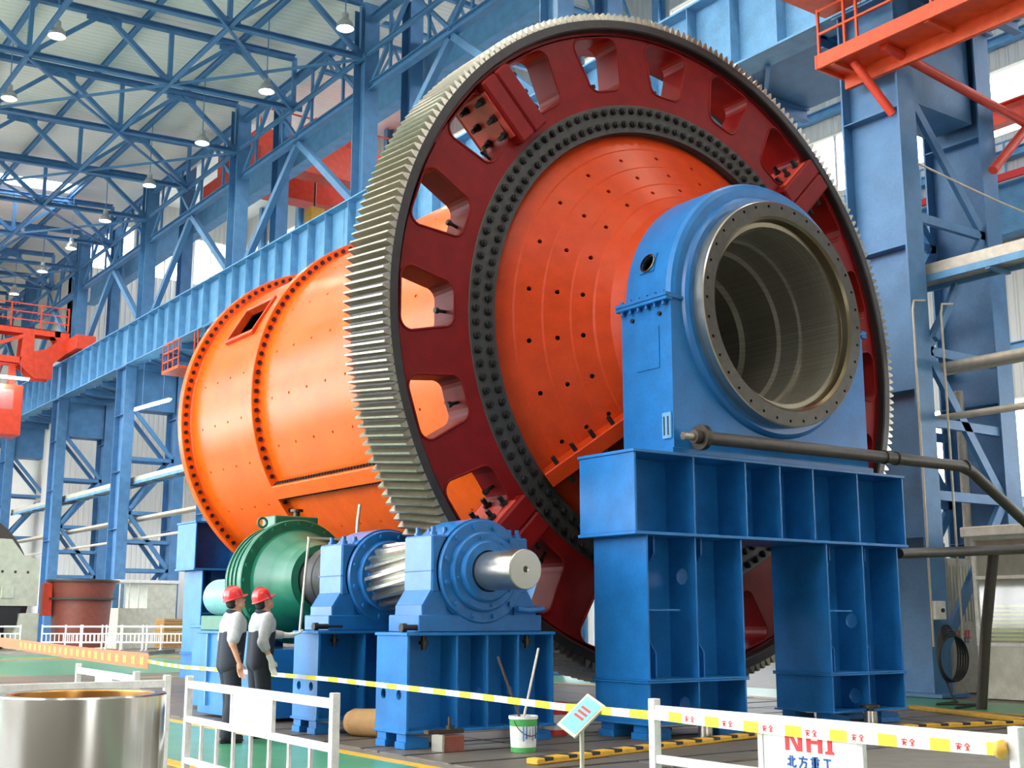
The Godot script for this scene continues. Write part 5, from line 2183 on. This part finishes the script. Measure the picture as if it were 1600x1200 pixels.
	for z in [0.0, 1.5, 3.0, 4.5]:
		s = S()
		bx(s, -.01, .06, .92, 2.86, z, z + .07)
		part(t, "frame_post", s, M.white)
	for y in [.92, 2.1, 2.8]:
		s = S()
		bx(s, -.012, .06, y, y + .06, 0, 4.6)
		part(t, "frame_rail", s, M.white)
	for z in [.07, 1.57, 3.07]:
		s = S()
		bx(s, .02, .03, .98, 2.1, z, z + 1.43)
		part(t, "window_pane", s, M.glass)
		s = S()
		bx(s, .02, .03, 2.16, 2.8, z, z + 1.43)
		part(t, "window_pane", s, M.glass)
	s = S()
	bx(s, .06, 2.3, 0, 2.86, 0, .05)
	part(t, "side_wall", s, M.cream)
	s = S()
	bx(s, 2.25, 2.3, 0, 2.86, .05, 4.6)
	part(t, "back_wall", s, M.cream)
	for i in 9:
		s = S()
		bx(s, .05, .06, 1.02 + .072 * i, 1.02 + .072 * i + .04, .1, 4.4)
		part(t, "blind_slat", s, M.lime)
	s = S()
	bx(s, .1, .5, 1.75, 2.3, 1.1, 2.2, .02)
	part(t, "wall_monitor", s, M.rubber)
	# tall electrical cabinet
	t = thing("electrical_cabinet", "tall cream louvred cabinet between the column and booth", "cabinet", Vector3(20.78, 0, -14.55))
	s = S()
	bx(s, 0, .98, 0, 2.55, -.55, 0, .012)
	part(t, "body", s, M.cabinet)
	s = S()
	for i in 8:
		bx(s, .08 + .1 * i, .12 + .1 * i, 1.35, 2.4, 0, .015)
	part(t, "louvre", s, M.cream)
	s = S()
	bx(s, .3, .34, .72, .76, 0, .05)
	part(t, "handle", s, M.rubber)
	letters(t, "NHI", Vector3(.32, 1.1, .008), Basis(), .16, M.print_red, "red_letters")
	s = S()
	write_strokes(s, "北方重工", Vector3(.1, .95, .01), Vector3(1, 0, 0), Vector3.UP, .1, .016)
	part(t, "blue_characters", s, M.print_blue)
	s = S()
	cyl(s, Vector3(21.0, 2.55, -14.8), Vector3(21.0, 2.85, -14.8), .06, 12)
	single("green_bottle", "small green bottle on top of the electrical cabinet", "bottle", s, M.green)
	# cable coil on the column
	t = thing("cable_coil", "coil of black cable hung on the foot of the near column", "cable", Vector3(19.75, .78, -13.98))
	for k in 5:
		var pts := []
		for i in 29:
			var a := TAU * i / 28.0
			pts.append(Vector3(cos(a) * (.3 + .03 * k), sin(a) * (.5 - .025 * k) - .02 * k, .05 + .03 * k))
		s = S()
		tube(s, pts, .02, 6)
		part(t, "loop", s, M.rubber)
	s = S()
	tube(s, [Vector3(19.6, .3, -13.9), Vector3(19.2, .03, -13.5), Vector3(18.6, .02, -13.0), Vector3(17.9, .02, -12.9), Vector3(18.4, .02, -12.4), Vector3(17.4, .02, -12.2)], .02, 6)
	single("floor_cable", "black cable trailing over the green floor from the coil", "cable", s, M.rubber)
	t = thing("switch_box", "small white switch box on the near column above the coil", "switch", Vector3(19.75, 1.55, -14.14))
	s = S()
	bx(s, -.16, .16, -.17, .17, 0, .12, .012)
	part(t, "case", s, M.white)
	s = S()
	cyl(s, Vector3(.04, .0, .12), Vector3(.04, 0, .15), .04, 10)
	part(t, "knob", s, M.rubber)
	t = thing("warning_sign", "small white sign with an orange triangle behind the near column", "sign", Vector3(22.3, 2.3, -15.7))
	s = S()
	bx(s, -.02, .0, -.3, .3, -.22, .22)
	part(t, "plate", s, M.sign)
	s = S()
	extrude(s, PackedVector2Array([Vector2(-.15, -.05), Vector2(.15, -.05), Vector2(0, .2)]), 0, .006, Transform3D(Basis(Vector3(0, 0, 1), Vector3(0, 1, 0), Vector3(-1, 0, 0)), Vector3(-.02, 0, 0)))
	part(t, "triangle", s, M.print_yellow)
	# wire ropes slung across the near column
	s = S()
	var rp := []
	for i in 9:
		var u := i / 8.0
		rp.append(Vector3(lerpf(19.9, 26.0, u), 10.2 - 1.7 * u - .4 * sin(PI * u), lerpf(-14.0, -11.0, u)))
	tube(s, rp, .02, 6)
	single("wire_rope", "thin slack wire rope slung from the near column", "rope", s, M.tray)

# ------------------------------------------------------------------ people
# distance field of tapered capsules, meshed as surface nets into st
func nets(st: SurfaceTool, bones: Array, cell: float, k: float, xf: Transform3D):
	var lo := Vector3.ONE * 1e9
	var hi := -lo
	for b in bones:
		var r: float = maxf(b[2], b[3])
		for j in 2:
			lo = lo.min(b[j] - Vector3.ONE * r)
			hi = hi.max(b[j] + Vector3.ONE * r)
	lo -= Vector3.ONE * cell * 3.0
	hi += Vector3.ONE * cell * 3.0
	var n := Vector3i(((hi - lo) / cell).ceil()) + Vector3i.ONE
	var f := PackedFloat32Array()
	f.resize(n.x * n.y * n.z)
	f.fill(10.0)
	var sy := n.x
	var sz := n.x * n.y
	for b in bones:
		var p: Vector3 = b[0]
		var q: Vector3 = b[1]
		var ra: float = b[2]
		var rb: float = b[3]
		var pad := Vector3.ONE * (maxf(ra, rb) + k + cell * 2.0)
		var i0 := Vector3i(((p.min(q) - pad - lo) / cell).floor()).clamp(Vector3i.ZERO, n - Vector3i.ONE)
		var i1 := Vector3i(((p.max(q) + pad - lo) / cell).ceil()).clamp(Vector3i.ZERO, n - Vector3i.ONE)
		var d := q - p
		var dd := maxf(d.length_squared(), 1e-9)
		for z in range(i0.z, i1.z + 1):
			for y in range(i0.y, i1.y + 1):
				var at := y * sy + z * sz
				var w := Vector3(0, lo.y + y * cell, lo.z + z * cell) - p
				for x in range(i0.x, i1.x + 1):
					w.x = lo.x + x * cell - p.x
					var t := clampf(w.dot(d) / dd, 0.0, 1.0)
					var v := (w - d * t).length() - (ra + (rb - ra) * t)
					var o := f[at + x]
					var h := maxf(k - absf(o - v), 0.0) / k
					f[at + x] = minf(o, v) - h * h * k * .25
	var ids := {}
	var vs := PackedVector3Array()
	var off := [0, 1, sy, sy + 1, sz, sz + 1, sz + sy, sz + sy + 1]
	var ends := [[0, 1], [2, 3], [4, 5], [6, 7], [0, 2], [1, 3], [4, 6], [5, 7], [0, 4], [1, 5], [2, 6], [3, 7]]
	for z in n.z - 1:
		for y in n.y - 1:
			for x in n.x - 1:
				var at := x + y * sy + z * sz
				var f0 := f[at]
				if absf(f0) > cell * 2.0:
					continue
				var m := 0
				for c in 8:
					if f[at + off[c]] < 0.0:
						m |= 1 << c
				if m == 0 or m == 255:
					continue
				var s := Vector3.ZERO
				var cnt := 0
				for e in ends:
					var a: int = e[0]
					var b: int = e[1]
					if ((m >> a) & 1) != ((m >> b) & 1):
						var fa := f[at + off[a]]
						var fb := f[at + off[b]]
						var t := fa / (fa - fb)
						var pa := Vector3(a & 1, (a >> 1) & 1, a >> 2)
						var pb := Vector3(b & 1, (b >> 1) & 1, b >> 2)
						s += pa.lerp(pb, t)
						cnt += 1
				ids[at] = vs.size()
				vs.append(lo + (Vector3(x, y, z) + s / cnt) * cell)
	var quads := []
	var nm := PackedVector3Array()
	nm.resize(vs.size())
	for at in ids:
		var dirs := [[1, sy, sz], [sy, sz, 1], [sz, 1, sy]]
		for dr in dirs:
			var e: int = at + dr[0]
			# edge along dr[0] that starts at this grid point
			if (f[at] < 0.0) == (f[e] < 0.0):
				continue
			var a: int = ids.get(at, -1)
			var b: int = ids.get(at - dr[1], -1)
			var c: int = ids.get(at - dr[1] - dr[2], -1)
			var d2: int = ids.get(at - dr[2], -1)
			if a < 0 or b < 0 or c < 0 or d2 < 0:
				continue
			var nn := (vs[b] - vs[a]).cross(vs[d2] - vs[a])
			var out := (f[e] - f[at])
			var ax := Vector3(1 if dr[0] == 1 else 0, 1 if dr[0] == sy else 0, 1 if dr[0] == sz else 0) * signf(out)
			if nn.dot(ax) < 0.0:
				nn = -nn
			for v in [a, b, c, d2]:
				nm[v] += nn
			quads.append([a, b, c, d2])
	for v in vs.size():
		nm[v] = (xf.basis * nm[v]).normalized()
		vs[v] = xf * vs[v]
	for q in quads:
		quadn(st, vs[q[0]], vs[q[1]], vs[q[2]], vs[q[3]], nm[q[0]], nm[q[1]], nm[q[2]], nm[q[3]])

# a hand from wrist w with fingers along f and palm normal pn; curl bends the fingers towards the palm
func hand_bones(w: Vector3, f: Vector3, pn: Vector3, curl: float, fat := 0.0) -> Array:
	f = f.normalized()
	var side := f.cross(pn).normalized()      # towards the thumb
	pn = side.cross(f).normalized()
	var out := []
	out.append([w, w + f * .05, .026 + fat, .03 + fat])
	for i in 4:
		var u := .028 - .0187 * i
		out.append([w + f * .02 + side * u * .7, w + f * .088 + side * u, .016 + fat, .0125 + fat])
		var base := w + f * .092 + side * u
		var ln: float = [.042, .047, .043, .034][i]
		var d := f
		var r := .0095 + fat
		for j in 3:
			d = d.rotated(side, -curl * (1.0 + .12 * j)).normalized()
			# rotate towards the palm normal
			if d.dot(pn) < f.dot(pn) - .001:
				d = d
			var nx: Vector3 = base + d * ln * [1.0, .72, .56][j]
			out.append([base, nx, r, r * .92])
			base = nx
			r *= .92
	var tb := w + f * .025 + side * .028
	var t1 := tb + (f * .55 + side * .75 + pn * .25).normalized() * .042
	var t2 := t1 + (f * .85 + side * .4 + pn * .3).normalized() * .032
	out.append([tb, t1, .015 + fat, .012 + fat])
	out.append([t1, t2, .0115 + fat, .0095 + fat])
	return out

func person(at: Vector3, facing: float, label: String, reach: bool):
	var t := thing("person", label, "person", at)
	t.rotation.y = facing
	# joints: x forwards, y up, z towards the person's right hand
	var lean := .03
	var hipR := Vector3(0, .93, .095)
	var hipL := Vector3(0, .93, -.095)
	var kneeR := Vector3(.035, .5, .105)
	var kneeL := Vector3(.02, .5, -.11)
	var ankR := Vector3(-.03, .09, .11)
	var ankL := Vector3(.05 if not reach else .1, .09, -.12)
	if not reach:
		kneeL = Vector3(.06, .5, -.1)
	var shR := Vector3(-.01 + lean, 1.42, .185)
	var shL := Vector3(-.01 + lean, 1.42, -.185)
	var elR := Vector3(-.04, 1.13, .235)
	var wrR := Vector3(.05, .9, .235)
	var elL := Vector3(-.03, 1.13, -.235)
	var wrL := Vector3(.06, .9, -.23)
	if reach:
		elR = Vector3(-.05, 1.13, .24)
		wrR = Vector3(.06, .91, .25)
		elL = Vector3(.2, 1.22, -.26)
		wrL = Vector3(.46, 1.2, -.22)
	var neck := Vector3(.005 + lean, 1.47, 0)
	var tilt := deg_to_rad(24.0 if reach else 20.0)
	var hx := Transform3D(Basis(Vector3(0, 0, 1), tilt), Vector3(.035 + lean, 1.545, 0))
	# skin: trunk, limbs, neck
	var s := S()
	var bones := [[Vector3(0, .95, .06), Vector3(lean, 1.34, .08), .1, .1], [Vector3(0, .95, -.06), Vector3(lean, 1.34, -.08), .1, .1],
		[Vector3(lean, 1.38, .14), Vector3(lean, 1.38, -.14), .06, .06], [neck - Vector3(.01, .06, 0), hx.origin + Vector3(-.01, .02, 0), .055, .052],
		[hipR, kneeR, .075, .052], [kneeR, ankR, .05, .035], [hipL, kneeL, .075, .052], [kneeL, ankL, .05, .035],
		[shR, elR, .048, .038], [elR, wrR, .039, .026], [shL, elL, .048, .038], [elL, wrL, .039, .026],
		[ankR - Vector3(.03, .05, 0), ankR + Vector3(.13, -.055, .01), .035, .03], [ankL - Vector3(.03, .05, 0), ankL + Vector3(.13, -.055, -.01), .035, .03]]
	nets(s, bones, .014, .03, Transform3D())
	# head with face, in its own finer grid
	var hb := [[Vector3(-.015, .085, 0), Vector3(-.02, .12, 0), .088, .084], [Vector3(.02, .11, .012), Vector3(.02, .11, -.012), .07, .07],
		[Vector3(.035, .02, .018), Vector3(.035, .02, -.018), .05, .05], [Vector3(.066, -.018, .008), Vector3(.066, -.018, -.008), .022, .022],
		[Vector3(.083, .085, 0), Vector3(.106, .048, 0), .009, .015], [Vector3(.088, .045, .011), Vector3(.088, .045, -.011), .009, .009],
		[Vector3(.076, .1, .035), Vector3(.082, .1, .008), .012, .012], [Vector3(.076, .1, -.035), Vector3(.082, .1, -.008), .012, .012],
		[Vector3(.084, .02, .016), Vector3(.084, .02, -.016), .009, .009], [Vector3(.082, .005, .014), Vector3(.082, .005, -.014), .009, .009],
		[Vector3(.05, .055, .042), Vector3(.04, .05, .046), .022, .022], [Vector3(.05, .055, -.042), Vector3(.04, .05, -.046), .022, .022],
		[Vector3(-.012, .09, .083), Vector3(-.006, .05, .078), .014, .01], [Vector3(-.012, .09, -.083), Vector3(-.006, .05, -.078), .014, .01],
		[Vector3(-.02, .04, 0), Vector3(-.02, -.05, 0), .06, .054]]
	nets(s, hb, .0055, .016, hx)
	if not reach:
		nets(s, hand_bones(wrR, (wrR - elR).normalized() + Vector3(-.15, -.3, 0), Vector3(-.2, .1, -1), .3), .0045, .008, Transform3D())
		nets(s, hand_bones(wrL, (wrL - elL).normalized() + Vector3(-.15, -.3, 0), Vector3(-.2, .1, 1), .3), .0045, .008, Transform3D())
	part(t, "body", s, M.skin)
	# eyes
	for z in [.03, -.03]:
		s = S()
		lathe(s, [Vector2(0, -.011), Vector2(.008, -.008), Vector2(.011, 0), Vector2(.008, .008), Vector2(0, .011)], 10, hx * Transform3D(Basis(), Vector3(.078, .078, z)), 0, TAU, true)
		part(t, "eye", s, M.hair)
	# hair below the helmet
	s = S()
	nets(s, [[Vector3(-.03, .1, .0), Vector3(-.035, .14, 0), .088, .08], [Vector3(-.06, .05, .03), Vector3(-.06, .05, -.03), .05, .05], [Vector3(-.02, .1, .07), Vector3(-.02, .075, .078), .016, .01], [Vector3(-.02, .1, -.07), Vector3(-.02, .075, -.078), .016, .01]], .008, .02, hx)
	part(t, "hair", s, M.hair)
	# helmet: shell, brim, ridge
	s = S()
	var hf := hx * Transform3D(Basis(Vector3(0, 0, 1), deg_to_rad(2.0)) * Basis(Vector3(1, 0, 0), -PI * .5), Vector3(-.012, .115, 0))
	lathe(s, [Vector2(.125, -.012), Vector2(.122, .0), Vector2(.119, .035), Vector2(.108, .075), Vector2(.085, .11), Vector2(.05, .132), Vector2(0, .14)], 32, hf, 0, TAU, true)
	lathe(s, [Vector2(.119, -.014), Vector2(.116, .03), Vector2(.08, .1), Vector2(0, .13)], 24, hf)
	var hel := part(t, "helmet", s, M.helmet)
	s = S()
	var rim := []
	for i in 33:
		var a := TAU * i / 32.0
		var e: float = 1.0 + .32 * pow(maxf(cos(a), 0.0), 3.0)
		rim.append(hx * Vector3(-.012 + cos(a) * .128 * e, .108 - .012 * maxf(cos(a), 0.0), sin(a) * .128))
	tube(s, rim, .009, 6)
	for i in 16:
		var a0 := -PI * .5 + PI * i / 16.0
		var a1 := -PI * .5 + PI * (i + 1) / 16.0
		var e0: float = 1.0 + .32 * pow(maxf(cos(a0), 0.0), 3.0)
		var e1: float = 1.0 + .32 * pow(maxf(cos(a1), 0.0), 3.0)
		var n0 := hx.basis * Vector3(0, 1, 0)
		quad(s, hx * Vector3(-.012 + cos(a0) * .12, .112, sin(a0) * .12), hx * Vector3(-.012 + cos(a1) * .12, .112, sin(a1) * .12), hx * Vector3(-.012 + cos(a1) * .13 * e1, .105, sin(a1) * .13), hx * Vector3(-.012 + cos(a0) * .13 * e0, .105, sin(a0) * .13), n0)
	part(hel, "brim", s, M.helmet)
	s = S()
	var ridge := []
	for i in 11:
		var a := PI * (.08 + .84 * i / 10.0)
		ridge.append(hx * Vector3(-.012 + cos(a) * .121, .118 + sin(a) * .138, 0))
	tube(s, ridge, .011, 6)
	part(hel, "ridge", s, M.helmet)
	# trousers
	s = S()
	nets(s, [[Vector3(0, .95, .065), Vector3(0, 1.04, .06), .118, .108], [Vector3(0, .95, -.065), Vector3(0, 1.04, -.06), .118, .108], [Vector3(-.04, .92, .06), Vector3(-.04, .92, -.06), .095, .095],
		[hipR + Vector3(0, -.03, 0), kneeR, .112, .09], [kneeR, ankR + Vector3(-.005, .0, 0), .088, .08], [hipL + Vector3(0, -.03, 0), kneeL, .112, .09], [kneeL, ankL + Vector3(-.005, .0, 0), .088, .08],
		[kneeR + Vector3(.03, -.08, 0), kneeR + Vector3(.02, -.12, .02), .06, .055], [ankR + Vector3(.015, .05, 0), ankR + Vector3(.0, .09, 0), .074, .07], [ankL + Vector3(.015, .05, 0), ankL + Vector3(.0, .09, 0), .074, .07]], .013, .025, Transform3D())
	part(t, "trousers", s, M.navy)
	# light shirt with short or long sleeves
	s = S()
	var sb := [[Vector3(lean * .5, 1.1, .08), Vector3(lean, 1.34, .095), .125, .13], [Vector3(lean * .5, 1.1, -.08), Vector3(lean, 1.34, -.095), .125, .13],
		[Vector3(lean - .01, 1.4, .13), Vector3(lean - .01, 1.4, -.13), .076, .076], [Vector3(lean - .04, 1.3, .06), Vector3(lean - .04, 1.3, -.06), .11, .11]]
	if reach:
		sb.append_array([[shR, elR, .07, .062], [elR, elR.lerp(wrR, .3), .062, .06], [shL, elL, .07, .06], [elL, elL.lerp(wrL, .62), .058, .05], [elL + Vector3(.03, .02, 0), elL + Vector3(.05, .0, .01), .06, .055]])
	else:
		sb.append_array([[shR, shR.lerp(elR, .82), .072, .074], [shL, shL.lerp(elL, .82), .072, .074]])
	nets(s, sb, .012, .03, Transform3D())
	part(t, "shirt", s, M.shirt)
	# dark lower half of the jacket and collar
	s = S()
	nets(s, [[Vector3(.0, .88, .08), Vector3(lean * .8, 1.24, .08), .135, .137], [Vector3(.0, .88, -.08), Vector3(lean * .8, 1.24, -.08), .135, .137], [Vector3(.0, .9, 0), Vector3(lean * .8, 1.21, 0), .13, .13]], .013, .03, Transform3D())
	part(t, "jacket_panel", s, M.navy)
	s = S()
	var col := []
	for i in 19:
		var a := TAU * i / 18.0
		col.append(neck + Vector3(cos(a) * .078 - .006, .012 - .035 * maxf(cos(a), 0.0) + .016 * maxf(-cos(a), 0.0), sin(a) * .082))
	tube(s, col, .022, 8)
	tube(s, [neck + Vector3(.072, -.02, .03), neck + Vector3(.098, -.11, .008), neck + Vector3(.1, -.2, .004)], .012, 6)
	part(t, "collar", s, M.navy)
	s = S()
	box(s, Vector3(.05, 1.06, .203), Vector3(.015, .13, .006), Basis(Vector3(0, 0, 1), .12))
	part(t, "pocket_trim", s, M.shirt)
	# shoes
	for a in [[ankR, .012], [ankL, -.012]]:
		s = S()
		var k: Vector3 = a[0]
		nets(s, [[k + Vector3(-.04, -.045, 0), k + Vector3(.05, -.045, 0), .044, .046], [k + Vector3(.05, -.05, a[1]), k + Vector3(.15, -.055, a[1]), .044, .034], [k + Vector3(-.02, .0, 0), k + Vector3(-.01, .03, 0), .045, .045]], .009, .02, Transform3D())
		bx(s, k.x - .085, k.x + .18, 0, .022, k.z - .045, k.z + .045, .01)
		part(t, "shoe", s, M.shoe)
	# work gloves
	if reach:
		s = S()
		var fr := (wrR - elR).normalized()
		var g := hand_bones(wrR, fr + Vector3(-.2, -.4, 0), Vector3(-.2, .1, -1), .28, .0035)
		g.append([wrR - fr * .06, wrR, .037, .034])
		nets(s, g, .005, .008, Transform3D())
		part(t, "work_glove", s, M.glove)
		s = S()
		var fl := (wrL - elL).normalized()
		g = hand_bones(wrL, fl + Vector3(.2, .25, 0), Vector3(.1, -1, .2), .22, .0035)
		g.append([wrL - fl * .06, wrL, .037, .034])
		nets(s, g, .005, .008, Transform3D())
		part(t, "work_glove", s, M.glove)

func build_people():
	person(Vector3(5.95, 0, -13.95), deg_to_rad(-8.0), "worker in red helmet and short-sleeved grey shirt, arm hanging, looking up", false)
	person(Vector3(6.48, 0, -14.3), deg_to_rad(-4.0), "worker in red helmet and white gloves resting a hand on the drive base", true)
